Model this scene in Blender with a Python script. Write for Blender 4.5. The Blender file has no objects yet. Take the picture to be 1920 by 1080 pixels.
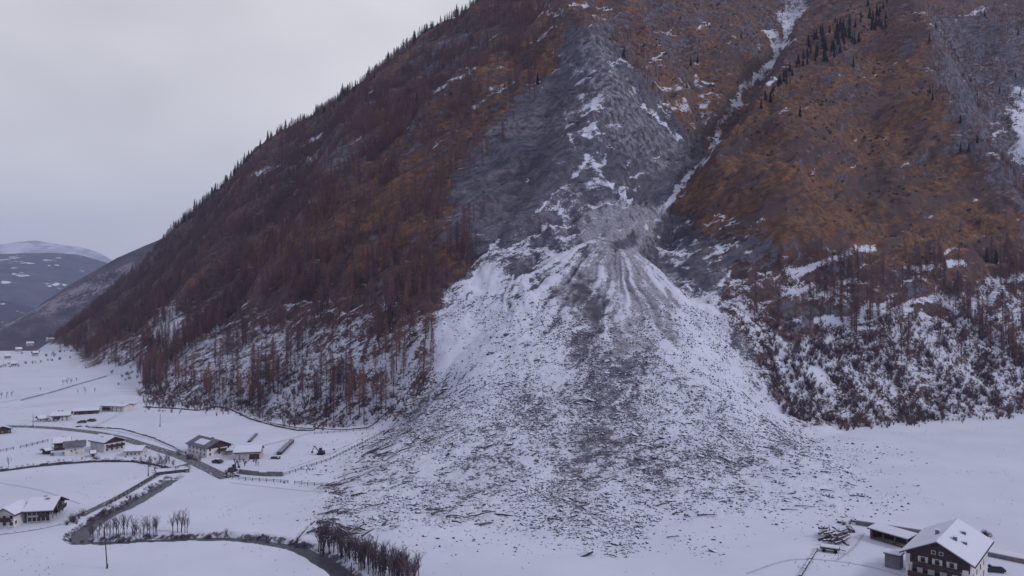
import bpy, bmesh, math, random
import numpy as np
from mathutils import Vector, Matrix
random.seed(7)
rng = np.random.default_rng(11)
scn = bpy.context.scene
R = math.radians

# ------------------------------------------------------------------ camera, sky, sun, exposure
CAM_H, F, YH = 62.0, 1371.0, 560.0        # drone height, focal length and horizon row (1920 px wide frame)
cam_data = bpy.data.cameras.new('camera'); cam = bpy.data.objects.new('camera', cam_data)
scn.collection.objects.link(cam); scn.camera = cam
cam.location = (0, 0, CAM_H); cam.rotation_euler = (R(90), 0, 0)
cam_data.sensor_width = 36; cam_data.lens = 36 * F / 1920
cam_data.shift_y = (YH - 540) / 1920
cam_data.clip_start = 1; cam_data.clip_end = 60000

world = bpy.data.worlds.new('World'); scn.world = world; world.use_nodes = True
nt = world.node_tree; nt.nodes.clear()
wout = nt.nodes.new('ShaderNodeOutputWorld'); bg = nt.nodes.new('ShaderNodeBackground')
sky = nt.nodes.new('ShaderNodeTexSky'); sky.sky_type = 'NISHITA'; sky.sun_disc = False
SUN_EL, SUN_AZ = R(36), R(80)
sky.sun_elevation = SUN_EL; sky.sun_rotation = SUN_AZ; sky.dust_density = 4
tc = nt.nodes.new('ShaderNodeTexCoord')
mp = nt.nodes.new('ShaderNodeMapping'); mp.inputs['Scale'].default_value = (1, 1, 2.2)
cn = nt.nodes.new('ShaderNodeTexNoise'); cn.inputs['Scale'].default_value = 1.6; cn.inputs['Detail'].default_value = 3
cr = nt.nodes.new('ShaderNodeValToRGB')
cr.color_ramp.elements[0].position = 0.30; cr.color_ramp.elements[0].color = (4.7, 4.68, 5.0, 1)
cr.color_ramp.elements[1].position = 0.68; cr.color_ramp.elements[1].color = (8.3, 8.2, 8.45, 1)
mx = nt.nodes.new('ShaderNodeMix'); mx.data_type = 'RGBA'; mx.inputs['Factor'].default_value = 0.93   # thick cloud over the clear sky
nt.links.new(tc.outputs['Generated'], mp.inputs['Vector']); nt.links.new(mp.outputs[0], cn.inputs['Vector'])
nt.links.new(cn.outputs['Fac'], cr.inputs['Fac'])
nt.links.new(sky.outputs[0], mx.inputs['A']); nt.links.new(cr.outputs[0], mx.inputs['B'])
nt.links.new(mx.outputs['Result'], bg.inputs['Color']); bg.inputs['Strength'].default_value = 0.09
nt.links.new(bg.outputs[0], wout.inputs['Surface'])

sun_d = bpy.data.lights.new('sun', 'SUN'); sun_d.energy = 1.25; sun_d.angle = R(10); sun_d.color = (1, 0.98, 0.98)
sun = bpy.data.objects.new('sun', sun_d); scn.collection.objects.link(sun)
sdir = Vector((math.sin(SUN_AZ) * math.cos(SUN_EL), -math.cos(SUN_AZ) * math.cos(SUN_EL), math.sin(SUN_EL)))
sun.rotation_euler = sdir.to_track_quat('Z', 'Y').to_euler()
sky.sun_rotation = math.atan2(sdir.x, sdir.y)
scn.view_settings.view_transform = 'Standard'; scn.view_settings.look = 'None'
scn.view_settings.exposure = 0.08; scn.view_settings.gamma = 1; scn.view_settings.use_curve_mapping = False
scn.render.engine = 'CYCLES'
scn.cycles.volume_bounces = 2
scn.cycles.max_bounces = 5

# ------------------------------------------------------------------ helpers
COL = scn.collection
def tag(o, label=None, cat=None, group=None, kind=None):
    if label: o['label'] = label
    if cat: o['category'] = cat
    if group: o['group'] = group
    if kind: o['kind'] = kind
    return o
def empty(name, loc=(0, 0, 0), rz=0):
    o = bpy.data.objects.new(name, None); COL.objects.link(o)
    o.location = loc; o.rotation_euler = (0, 0, rz); o.empty_display_size = 1
    return o
def mesh_np(name, V, Fc, mats=(), mi=None, smooth=False):
    me = bpy.data.meshes.new(name)
    me.from_pydata([tuple(v) for v in V], [], [tuple(f) for f in Fc])
    for m in mats: me.materials.append(m)
    if mi is not None: me.polygons.foreach_set('material_index', np.array(mi, dtype=np.int32))
    if smooth: me.polygons.foreach_set('use_smooth', np.ones(len(me.polygons), dtype=bool))
    me.update()
    return me
class MB:
    """collects shapes and links them as one mesh object"""
    def __init__(s): s.V = []; s.F = []
    def add(s, V, Fc):
        n = len(s.V); s.V += [tuple(v) for v in V]; s.F += [tuple(i + n for i in f) for f in Fc]; return s
    def box(s, x0, x1, y0, y1, z0, z1):
        return s.add([(x0,y0,z0),(x1,y0,z0),(x1,y1,z0),(x0,y1,z0),(x0,y0,z1),(x1,y0,z1),(x1,y1,z1),(x0,y1,z1)],
                     [(0,3,2,1),(4,5,6,7),(0,1,5,4),(1,2,6,5),(2,3,7,6),(3,0,4,7)])
    def beam(s, a, b, w, h=None):
        h = h or w; a = Vector(a); b = Vector(b); d = (b - a).normalized()
        u = d.cross(Vector((0, 0, 1)));
        if u.length < 1e-3: u = Vector((1, 0, 0))
        u.normalize(); v = u.cross(d); u *= w / 2; v *= h / 2
        return s.add([a-u-v, a+u-v, a+u+v, a-u+v, b-u-v, b+u-v, b+u+v, b-u+v],
                     [(0,1,2,3),(7,6,5,4),(0,4,5,1),(1,5,6,2),(2,6,7,3),(3,7,4,0)])
    def tube(s, a, b, r0, r1, n=6):
        a = Vector(a); b = Vector(b); d = (b - a).normalized()
        u = d.cross(Vector((0.13, 0.2, 1)));
        if u.length < 1e-3: u = Vector((1, 0, 0))
        u.normalize(); v = u.cross(d); V = []
        for c, r in ((a, r0), (b, r1)):
            for k in range(n):
                t = 2 * math.pi * k / n; V.append(c + u * (math.cos(t) * r) + v * (math.sin(t) * r))
        Fc = [(k, (k+1) % n, n + (k+1) % n, n + k) for k in range(n)]
        Fc += [tuple(range(n))[::-1], tuple(range(n, 2 * n))]
        return s.add(V, Fc)
    def prism(s, poly, z0, z1):
        n = len(poly)
        V = [(x, y, z0) for x, y in poly] + [(x, y, z1) for x, y in poly]
        return s.add(V, [(k, (k+1) % n, n+(k+1) % n, n+k) for k in range(n)] + [tuple(range(n))[::-1], tuple(range(n, 2*n))])
    def mesh(s, name, mat, smooth=False): return mesh_np(name, s.V, s.F, [mat], smooth=smooth)
    def build(s, name, mat, parent=None, smooth=False):
        o = bpy.data.objects.new(name, s.mesh(name, mat, smooth)); COL.objects.link(o)
        if parent: o.parent = parent
        return o
def copy_tree(o, parent=None):
    c = o.copy(); COL.objects.link(c); c.parent = parent
    for ch in list(o.children):
        copy_tree(ch, c)
    return c

# ---- materials
def mat_new(name):
    m = bpy.data.materials.new(name); m.use_nodes = True; n = m.node_tree
    b = n.nodes['Principled BSDF']; b.inputs['Roughness'].default_value = 0.9
    if 'Specular IOR Level' in b.inputs: b.inputs['Specular IOR Level'].default_value = 0.2
    return m, n, b
def N(n, t, **kw):
    x = n.nodes.new(t)
    for k, v in kw.items():
        if k in x.inputs: x.inputs[k].default_value = v
        else: setattr(x, k, v)
    return x
def mixc(n, fac, a, b):
    x = n.nodes.new('ShaderNodeMix'); x.data_type = 'RGBA'
    for key, v in (('Factor', fac), ('A', a), ('B', b)):
        i = x.inputs[key] if key != 'Factor' else x.inputs[0]
        if key == 'A': i = x.inputs[6]
        if key == 'B': i = x.inputs[7]
        if isinstance(v, bpy.types.NodeSocket): n.links.new(v, i)
        elif isinstance(v, (int, float)): i.default_value = v
        else: i.default_value = (*v, 1)
    return x.outputs[2]
def mth(n, op, a, b=None, c=None, clamp=False):
    x = n.nodes.new('ShaderNodeMath'); x.operation = op; x.use_clamp = clamp
    for i, v in enumerate((a, b, c)):
        if v is None: continue
        if isinstance(v, bpy.types.NodeSocket): n.links.new(v, x.inputs[i])
        else: x.inputs[i].default_value = v
    return x.outputs[0]
def rng_map(n, v, a, b, c=0.0, d=1.0, smooth=True):
    x = n.nodes.new('ShaderNodeMapRange'); x.interpolation_type = 'SMOOTHSTEP' if smooth else 'LINEAR'
    n.links.new(v, x.inputs[0])
    for i, q in zip((1, 2, 3, 4), (a, b, c, d)): x.inputs[i].default_value = q
    return x.outputs[0]
def noise(n, vec, scale, detail=4, rough=0.55):
    x = n.nodes.new('ShaderNodeTexNoise'); x.inputs['Scale'].default_value = scale
    x.inputs['Detail'].default_value = detail; x.inputs['Roughness'].default_value = rough
    if vec is not None: n.links.new(vec, x.inputs['Vector'])
    return x.outputs['Fac']
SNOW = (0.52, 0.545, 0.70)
def simple_mat(name, col, col2=None, scale=1.0, rough=0.9, metallic=0.0, spec=0.2):
    m, n, b = mat_new(name); b.inputs['Roughness'].default_value = rough; b.inputs['Metallic'].default_value = metallic
    b.inputs['Specular IOR Level'].default_value = spec
    col2 = col2 or tuple(c * 0.7 for c in col)
    g = n.nodes.new('ShaderNodeNewGeometry')
    f = rng_map(n, noise(n, g.outputs['Position'], scale, 5), 0.35, 0.65)
    n.links.new(mixc(n, f, col2, col), b.inputs['Base Color'])
    return m
def snowtop_mat(name, col, col2, lo=0.35, hi=0.7, scale=0.8, snow=SNOW):
    """a dark surface with snow lying on the faces that point up"""
    m, n, b = mat_new(name); g = n.nodes.new('ShaderNodeNewGeometry')
    sx = n.nodes.new('ShaderNodeSeparateXYZ'); n.links.new(g.outputs['Normal'], sx.inputs[0])
    nz = noise(n, g.outputs['Position'], scale * 2, 3)
    up = mth(n, 'ADD', sx.outputs[2], mth(n, 'MULTIPLY', mth(n, 'SUBTRACT', nz, 0.5), 1.2))
    f = rng_map(n, up, lo, hi)
    c = mixc(n, rng_map(n, noise(n, g.outputs['Position'], scale, 4), 0.35, 0.65), col2, col)
    n.links.new(mixc(n, f, c, snow), b.inputs['Base Color'])
    return m
M = {}
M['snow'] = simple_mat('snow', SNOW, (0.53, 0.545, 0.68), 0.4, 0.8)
M['rock'] = snowtop_mat('rock', (0.085, 0.085, 0.13), (0.042, 0.042, 0.072), 0.58, 0.80)
M['crag'] = snowtop_mat('crag_rock', (0.105, 0.105, 0.155), (0.045, 0.045, 0.075), 1.02, 1.25, 0.35)
M['crag_brown'] = snowtop_mat('crag_brown_rock', (0.105, 0.078, 0.085), (0.050, 0.038, 0.048), 1.12, 1.35, 0.35)
M['log'] = snowtop_mat('log_bark', (0.085, 0.065, 0.085), (0.04, 0.03, 0.05), 0.75, 0.95)
M['bark'] = simple_mat('dark_bark', (0.06, 0.040, 0.050), (0.035, 0.022, 0.032), 1.5)
M['larch'] = simple_mat('larch_twigs', (0.175, 0.098, 0.118), (0.095, 0.056, 0.078), 0.04)
M['larch2'] = simple_mat('larch_twigs_brown', (0.21, 0.110, 0.095), (0.14, 0.072, 0.075), 0.04)
M['spruce'] = simple_mat('spruce_needles', (0.028, 0.034, 0.038), (0.015, 0.018, 0.026), 0.3)
M['bare'] = simple_mat('bare_twigs', (0.115, 0.088, 0.118), (0.07, 0.053, 0.078), 0.3)
M['bush'] = simple_mat('bush_twigs', (0.135, 0.08, 0.11), (0.065, 0.045, 0.07), 0.15)
M['heath'] = simple_mat('juniper', (0.055, 0.035, 0.030), (0.03, 0.022, 0.025), 0.2)
M['wall_white'] = simple_mat('plaster_white', (0.60, 0.57, 0.60), (0.46, 0.44, 0.49), 0.7)
M['wall_dim'] = simple_mat('plaster_grey', (0.42, 0.40, 0.44), (0.32, 0.31, 0.36), 0.7)
M['wood'] = simple_mat('dark_timber', (0.060, 0.040, 0.045), (0.035, 0.024, 0.03), 1.5)
M['wood_mid'] = simple_mat('brown_timber', (0.13, 0.09, 0.08), (0.08, 0.055, 0.055), 1.5)
M['slate'] = snowtop_mat('slate', (0.13, 0.13, 0.17), (0.085, 0.085, 0.12), 1.15, 1.35, 0.5)
M['glass'] = simple_mat('window_glass', (0.02, 0.02, 0.035), (0.015, 0.015, 0.025), 2, 0.15, 0, 0.5)
M['frame'] = simple_mat('window_frame', (0.5, 0.48, 0.5), (0.4, 0.4, 0.42), 2)
M['asphalt'] = simple_mat('wet_asphalt', (0.085, 0.085, 0.115), (0.055, 0.055, 0.08), 0.5, 0.6)
def asphalt_mat():
    m, n, b = mat_new('wet_asphalt'); g = n.nodes.new('ShaderNodeNewGeometry'); b.inputs['Roughness'].default_value = .6
    c = mixc(n, rng_map(n, noise(n, g.outputs['Position'], 0.5, 5), .35, .65), (0.055, 0.055, 0.08), (0.10, 0.10, 0.135))
    n.links.new(mixc(n, rng_map(n, noise(n, g.outputs['Position'], 0.9, 5, .7), .56, .64), c, SNOW), b.inputs['Base Color']); return m
M['asphalt'] = asphalt_mat()
M['water'] = simple_mat('stream_water', (0.06, 0.06, 0.10), (0.03, 0.03, 0.055), 0.8, 0.45, 0, 0.4)
M['bank'] = snowtop_mat('bank_stone', (0.075, 0.07, 0.10), (0.04, 0.035, 0.06), 0.8, 1.0)
M['concrete'] = simple_mat('concrete', (0.17, 0.16, 0.19), (0.11, 0.105, 0.14), 0.8)
M['paint_dark'] = simple_mat('dark_car_paint', (0.03, 0.03, 0.045), (0.025, 0.025, 0.04), 1, 0.3, 0, 0.5)
M['metal'] = simple_mat('dark_steel', (0.05, 0.05, 0.065), (0.035, 0.035, 0.05), 1, 0.5)
M['tyre'] = simple_mat('tyre_rubber', (0.015, 0.015, 0.018), None, 1)

# ------------------------------------------------------------------ noise and interpolation in numpy
def perlin(x, y, seed=0):
    xi = np.floor(x).astype(np.int64); yi = np.floor(y).astype(np.int64); xf = x - xi; yf = y - yi
    def gr(ix, iy, dx, dy):
        h = (ix * 374761393 + iy * 668265263 + seed * 1442695041) & 0xffffffff
        h = ((h ^ (h >> 13)) * 1274126177) & 0xffffffff; h = h ^ (h >> 16)
        a = (h & 1023) * (2 * math.pi / 1024); return np.cos(a) * dx + np.sin(a) * dy
    u = xf * xf * xf * (xf * (xf * 6 - 15) + 10); v = yf * yf * yf * (yf * (yf * 6 - 15) + 10)
    a = gr(xi, yi, xf, yf); b = gr(xi + 1, yi, xf - 1, yf); c = gr(xi, yi + 1, xf, yf - 1); d = gr(xi + 1, yi + 1, xf - 1, yf - 1)
    return (a + (b - a) * u) * (1 - v) + (c + (d - c) * u) * v
def fbm(x, y, oct=4, seed=0, gain=0.5):
    s = 0; a = 1.0
    for o in range(oct): s = s + a * perlin(x * 2**o, y * 2**o, seed + o); a *= gain
    return s
def W3(px, py, d): return ((px - 960) / F * d, d, CAM_H + (YH - py) / F * d)
class TPS:
    def __init__(s, P, Z, S=400.0, lam=0.004):
        P = np.array(P, float) / S; Z = np.array(Z, float); n = len(P); s.P, s.S = P, S
        K = s.k(P, P) + lam * np.eye(n); A = np.zeros((n + 3, n + 3)); A[:n, :n] = K
        A[:n, n] = 1; A[:n, n+1:] = P; A[n, :n] = 1; A[n+1:, :n] = P.T
        s.c = np.linalg.solve(A, np.concatenate([Z, np.zeros(3)]))
    def k(s, A, B):
        r2 = ((A[:, None, :] - B[None]) ** 2).sum(-1); return 0.5 * r2 * np.log(r2 + 1e-9)
    def __call__(s, x, y):
        Q = np.stack([x.ravel(), y.ravel()], 1) / s.S; n = len(s.P); out = np.empty(len(Q))
        for i in range(0, len(Q), 20000):
            q = Q[i:i+20000]; out[i:i+20000] = s.k(q, s.P) @ s.c[:n] + s.c[n] + q @ s.c[n+1:]
        return out.reshape(x.shape)

# mountain: (pixel x, pixel y, distance)
MT = [ # left flank
 (160,690,655),(100,640,1065),(270,740,472),(360,765,415),(450,760,427),(600,790,369),(700,775,362),
 (600,650,425),(600,500,528),(600,350,722),(620,225,1080),(450,650,500),(450,550,590),(450,450,760),(420,380,1060),
 (300,640,640),(300,560,820),(320,490,1090),(200,620,880),(200,574,1150),(250,530,1230),(700,620,405),
 (700,500,470),(700,300,661),(700,180,922),(780,640,372),(820,520,420),(850,400,483),(850,200,666),(900,60,905),
 # skyline
 (300,462,1300),(380,388,1290),(450,328,1270),(560,243,1250),(620,200,1220),(680,156,1190),(760,106,1150),(830,52,1120),(900,14,1080),(990,-60,1080),
 # centre spur
 (900,480,432),(1000,500,428),(1000,300,520),(920,300,540),(960,180,610),(1060,150,640),(1080,45,760),(1100,300,528),(1150,400,462),
 (1200,220,590),(1130,120,660),(1270,300,560),(1150,460,440),(1000,90,760),
 (1200,380,492),(1250,380,520),(1330,290,625),(1380,190,760),(1450,90,950),(1500,10,1150),(1520,-60,1300),
 (1300,180,740),(1300,100,860),(1200,60,860),(1250,0,950),(1100,0,880),(1400,0,1050),
 # right mountain
 (1510,100,850),(1420,235,630),(1335,345,530),(1300,400,483),(1230,470,440),(1300,520,425),(1400,500,440),(1500,300,560),(1500,420,480),
 (1450,600,405),(1380,640,380),(1480,720,372),(1500,798,357),(1600,795,362),(1700,785,378),(1900,770,405),
 (1700,650,415),(1700,550,455),(1700,400,530),(1700,200,690),(1700,0,960),(1560,50,900),(1600,200,690),(1600,400,500),
 (1850,150,900),(1750,250,640),(1760,120,790),(1800,290,690),(1850,300,740),(1900,350,660),(1900,500,520),(1900,600,468),(1900,100,950),(1850,420,560),
 (2150,760,420),(2150,500,560),(2150,200,900),(2150,0,1100),
]
P, Z = [], []
for a in MT:
    x, y, z = W3(*a); P.append((x, y)); Z.append(z)
for px, py, d in [(300,462,1300),(380,388,1290),(450,328,1270),(560,243,1250),(620,200,1220),(680,156,1190),(760,106,1150),(830,52,1120),(900,14,1080)]:
    x, y, z = W3(px, py, d); P.append((x + 40, y + 190)); Z.append(z - 70)
for px, d, dz in [(160,560,-30),(270,400,-35),(360,360,-30),(450,365,-35),(600,310,-35),(700,305,-32),(850,270,-35),(1000,250,-40),(1200,250,-40),(1350,280,-35),
                  (1500,305,-28),(1700,320,-30),(1900,345,-30),(2150,350,-30),(100,900,-45),(40,1400,-90),(160,1450,-10)]:
    x, y, z = W3(px, 560, d); P.append((x, y)); Z.append(dz)
mount = TPS(P, Z)
# debris fan
FN = [(1150,1035,None,0.3),(1000,1000,None,0.4),(800,985,None,0.8),(600,990,None,0.8),(625,915,None,0.8),(680,855,None,1.2),(745,800,None,2.5),
 (800,720,None,9),(835,640,None,26),(1250,975,None,0.5),(1400,960,None,0.6),(1560,945,None,0.5),(1640,900,None,0.5),(1480,810,None,2),(1420,720,None,12),(1370,620,None,34)]
P, Z = [], []
for px, py, _, z in FN:
    d = (CAM_H - z) * F / (py - YH); P.append(((px - 960) / F * d, d)); Z.append(z)
for a in [(1150,900,236),(1000,900,238),(800,900,240),(1350,900,238),(1500,880,254),(1150,800,279),(1000,800,281),(850,800,286),(1350,800,286),
          (1150,700,322),(1000,700,324),(880,700,335),(1300,700,330),(1150,600,370),(1000,600,372),(880,600,385),(1300,600,375),(900,520,424),(1000,520,415),(1150,500,416),(1280,560,400),(1150,440,452)]:
    x, y, z = W3(*a); P.append((x, y)); Z.append(z)
for x, y, z in [(-90,160,-6),(0,150,-8),(60,140,-8),(120,180,-6),(-110,230,-8),(-95,300,-6),(150,260,-6),(160,330,-2),(-80,380,0),(140,400,20)]:
    P.append((x, y)); Z.append(z)
fan = TPS(P, Z, lam=0.002)

# ---- masks painted in map sheets, indexed by where a spot of terrain lies in the survey picture
GX0, GY0, GS, GW, GH = -320, -140, 4, 640, 330
gx, gy = np.meshgrid(GX0 + np.arange(GW) * GS, GY0 + np.arange(GH) * GS)
def poly_mask(poly, feather=0):
    ins = np.zeros(gx.shape, bool); n = len(poly)
    for i in range(n):
        x1, y1 = poly[i]; x2, y2 = poly[(i + 1) % n]
        c = ((y1 > gy) != (y2 > gy)); 
        with np.errstate(divide='ignore', invalid='ignore'):
            xx = (x2 - x1) * (gy - y1) / (y2 - y1 + 1e-12) + x1
        ins ^= c & (gx < xx)
    return blur(ins.astype(float), feather)
def blur(m, f):
    k = int(round(f / GS))
    if k < 1: return m
    for _ in range(2):
        for ax in (0, 1):
            pad = [(k, k), (0, 0)] if ax == 0 else [(0, 0), (k, k)]
            c = np.cumsum(np.pad(m, pad, mode='edge'), axis=ax)
            c = np.insert(c, 0, 0, axis=ax); w = 2 * k + 1
            m = (np.take(c, range(w, c.shape[ax]), ax) - np.take(c, range(0, c.shape[ax] - w), ax)) / w
    return m
def seg_dist(X, Y, pts):
    D = np.full(np.shape(X), 1e9)
    for (x1, y1), (x2, y2) in zip(pts[:-1], pts[1:]):
        dx, dy = x2 - x1, y2 - y1; t = np.clip(((X - x1) * dx + (Y - y1) * dy) / (dx * dx + dy * dy + 1e-9), 0, 1)
        D = np.minimum(D, np.hypot(X - x1 - t * dx, Y - y1 - t * dy))
    return D
def line_mask(pts, w): return np.clip(1.5 - seg_dist(gx, gy, pts) / w, 0, 1)
def sample(m, px, py):
    u = np.clip((px - GX0) / GS, 0, GW - 1.001); v = np.clip((py - GY0) / GS, 0, GH - 1.001)
    i = u.astype(int); j = v.astype(int); a = u - i; b = v - j
    return (m[j, i] * (1-a) + m[j, i+1] * a) * (1-b) + (m[j+1, i] * (1-a) + m[j+1, i+1] * a) * b
L = {k: np.zeros(gx.shape) for k in ('snow', 'grass', 'rock', 'pale')}
def paint(m, **kw):
    for k, v in kw.items(): L[k] = L[k] * (1 - m) + v * m
# default: forest floor with a trace of snow and grass
L['snow'][:] = 0.17; L['grass'][:] = 0.40; L['rock'][:] = 0.20
P_FAN = [(1150,470),(1060,480),(960,480),(900,490),(835,560),(800,610),(825,650),(815,720),(740,795),(640,890),(590,985),(640,1010),(800,992),(950,1000),(1080,1030),(1180,1050),(1240,990),(1350,965),(1500,965),(1620,955),(1700,905),(1580,850),(1480,800),(1430,700),(1400,630),(1350,560),(1280,520),(1200,470)]
# left flank
paint(poly_mask([(60,640),(300,560),(560,540),(840,560),(860,760),(560,820),(150,720)], 50), snow=0.42, grass=0.1, rock=0.1)
paint(poly_mask([(150,690),(280,650),(560,640),(820,650),(860,790),(560,830),(150,740)], 40), snow=0.54, grass=0.05, rock=0.05)
paint(poly_mask([(1100,20),(1060,110),(940,210),(860,260),(780,400),(640,480),(480,560),(540,440),(700,330),(850,200),(960,80),(1000,0)], 40), grass=0.75, snow=0.13)
paint(poly_mask([(820,420),(1000,180),(1060,60),(960,120),(860,330),(700,440),(680,500),(800,470)], 30), grass=0.8, rock=0.15, snow=0.10)
paint(poly_mask([(560,300),(640,260),(700,290),(600,350),(480,370)], 25), rock=0.7, snow=0.22)
paint(poly_mask([(780,120),(860,60),(920,40),(870,120),(800,170)], 20), rock=0.75, snow=0.28)
for pts in ([(690,176),(720,168)],[(790,180),(830,165),(885,130)],[(1000,80),(1040,55),(1075,40)],[(890,200),(940,165),(975,155)],[(480,330),(520,312)],[(700,262),(735,242)],[(640,240),(655,232)],[(560,275),(600,255)],[(1010,30),(1100,5)]):
    paint(line_mask(pts, 3.5), snow=0.62)
paint(poly_mask([(290,590),(335,570),(320,640),(290,650)], 12), snow=0.75)
# centre rock
P_ROCK = [(1065,50),(1140,62),(1200,150),(1325,285),(1320,310),(1240,390),(1210,480),(1290,540),(1370,555),(1380,520),(1320,430),(1200,500),(960,480),(880,490),(850,420),(850,330),(930,230),(1050,120)]
paint(poly_mask(P_ROCK, 10), rock=0.95, grass=0.0, snow=0.14)
paint(poly_mask([(1085,60),(1135,68),(1180,155),(1290,270),(1240,330),(1170,300),(1130,220),(1090,140)], 8), rock=1.0, pale=0.42, snow=0.10, grass=0)
paint(poly_mask([(1055,80),(1085,95),(1110,160),(1150,230),(1140,280),(1100,240),(1070,190),(1060,130)], 8), snow=0.42, rock=1)
paint(poly_mask([(1105,285),(1120,300),(1135,350),(1190,370),(1300,420),(1350,560),(1200,500),(1000,500),(920,480),(1020,400),(1060,350)], 10), snow=0.42, rock=1, grass=0, pale=0.18)
paint(poly_mask([(1060,350),(1105,285),(1130,330),(1060,400),(980,450),(900,490),(960,430)], 10), snow=0.40, rock=1, grass=0)
for pts, w in (([(1185,165),(1230,225),(1300,278)],6),([(1230,225),(1290,272)],9),([(1105,290),(1060,345),(960,440),(880,500)],3),([(1105,290),(1140,350),(1190,375)],6),([(1330,300),(1270,360),(1240,395)],6),
               ([(1160,100),(1185,130)],4),([(1235,160),(1300,205)],5),([(1270,180),(1330,225),(1345,260)],3.5),([(1310,145),(1350,190),(1385,195)],5),([(1240,180),(1290,215)],4),
               ([(1150,120),(1165,100)],4),([(1110,30),(1170,48)],3),([(1215,75),(1240,60)],4),([(1250,50),(1290,60)],3),([(1300,95),(1345,80)],3),([(1340,70),(1400,65)],3),([(1060,250),(1100,290)],4),([(1100,250),(1160,280)],7)):
    paint(line_mask(pts, w * .7), snow=0.68)
for pts in ([(1400,300),(1420,285)],[(1555,207),(1590,188)],[(1620,110),(1660,95),(1715,40)],[(1470,180),(1500,150),(1560,100)],[(1600,60),(1640,50)],[(1790,70),(1830,65)],[(1800,170),(1830,168)],[(1840,185),(1890,190)],[(1850,315),(1880,310)]):
    paint(line_mask(pts, 3.5), snow=0.60)
# upper middle slopes
paint(poly_mask([(1140,60),(1130,0),(1500,0),(1440,100),(1380,190),(1330,290),(1200,150)], 15), grass=0.62, rock=0.30, snow=0.20)
paint(poly_mask([(1250,180),(1330,280),(1400,180),(1420,110),(1350,90)], 14), grass=0.9, rock=0.1, snow=0.15)
paint(poly_mask([(1220,150),(1310,190),(1370,210),(1330,260),(1270,230)], 12), snow=0.36)
# right mountain
P_RIGHT = [(1520,80),(1400,200),(1330,300),(1285,370),(1300,420),(1340,500),(1400,540),(1920,520),(2200,500),(1900,420),(1780,260),(1730,60),(1700,-60),(1600,-60)]
paint(poly_mask(P_RIGHT, 14), grass=0.95, rock=0.10, snow=0.08)
paint(poly_mask([(1500,90),(1560,-60),(1920,-60),(2100,300),(1900,400),(1780,260),(1740,100),(1640,140),(1500,200)], 30), grass=0.65, rock=0.22, snow=0.16)
paint(poly_mask([(1740,20),(1900,20),(2100,200),(2100,420),(1900,400),(1790,260)], 15), grass=0.25, rock=0.5, snow=0.20)
paint(poly_mask([(1895,150),(1930,150),(1960,330),(1900,300)], 6), snow=0.7, pale=0.3)
paint(poly_mask([(1300,440),(1420,450),(1540,500),(1380,560),(1290,530)], 15), grass=0.25, rock=0.8, snow=0.22)
paint(poly_mask([(1330,470),(1550,450),(1700,480),(1920,440),(2200,420),(2200,560),(1700,560),(1360,560)], 25), grass=0.5, snow=0.28, rock=0.25)
paint(poly_mask([(1340,560),(1480,500),(1640,555),(1920,505),(2250,480),(2250,790),(1700,800),(1480,815),(1400,650)], 20), snow=0.52, grass=0.05, rock=0.05)
paint(poly_mask([(1440,560),(1560,560),(1640,560),(1560,620),(1480,640)], 12), snow=0.3, rock=0.6, grass=0.4)
for pts, w in (([(1480,520),(1520,500),(1600,470),(1640,465)],8),([(1535,600),(1600,600),(1650,570)],9),([(1340,530),(1370,515)],5),([(1780,500),(1810,495)],7),([(1700,505),(1745,500)],6)):
    paint(line_mask(pts, w), snow=0.72)
# small snow patches on ledges
pr_ = random.Random(3)
for _ in range(75):
    b_ = pr_.uniform(90, 430); a_ = 1075 + (b_ - 90) * .30 + pr_.gauss(0, 26); l_ = pr_.uniform(8, 30)
    paint(line_mask([(a_, b_), (a_ + l_, b_ + l_ * pr_.uniform(.7, 1.4))], pr_.uniform(1.4, 2.6)), snow=pr_.uniform(.45, .66))
for _ in range(40):
    a_, b_ = pr_.uniform(1215, 1340), pr_.uniform(140, 235); l_ = pr_.uniform(8, 30)
    paint(line_mask([(a_, b_), (a_ + l_, b_ + l_ * pr_.uniform(.5, .9))], pr_.uniform(1.4, 2.6)), snow=pr_.uniform(.45, .66))
for _ in range(50):
    a_, b_ = pr_.uniform(880, 1080), pr_.uniform(330, 500); l_ = pr_.uniform(10, 36)
    if b_ < 500 - (a_ - 880) * .75: continue
    paint(line_mask([(a_, b_), (a_ + l_, b_ - l_ * pr_.uniform(.3, .8))], pr_.uniform(1.4, 2.4)), snow=pr_.uniform(.45, .62))
for _ in range(50):
    a_, b_ = pr_.uniform(1240, 1420), pr_.uniform(400, 560); l_ = pr_.uniform(10, 40)
    paint(line_mask([(a_, b_), (a_ + l_, b_ - l_ * pr_.uniform(.4, .8))], pr_.uniform(1.4, 2.4)), snow=pr_.uniform(.42, .6))
for _ in range(150):
    a_, b_ = pr_.uniform(560, 1920), pr_.uniform(10, 540); l_ = pr_.uniform(6, 26); sl_ = pr_.uniform(.25, .7)
    if a_ < 1130 and b_ > 420: continue
    paint(line_mask([(a_, b_), (a_ + l_, b_ - l_ * sl_)], pr_.uniform(1.8, 3.2)), snow=pr_.uniform(.45, .65))
# snow gully
for pts, w in (([(1520,-40),(1490,30),(1460,90),(1440,125),(1400,165),(1375,200)],9),([(1375,200),(1345,255),(1330,300)],5),([(1330,300),(1300,325),(1250,380),(1215,440)],8),([(1480,-20),(1500,10),(1470,30)],20),([(1455,85),(1440,60)],8)):
    paint(line_mask(pts, w * .80), snow=0.67, pale=0.6)
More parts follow.
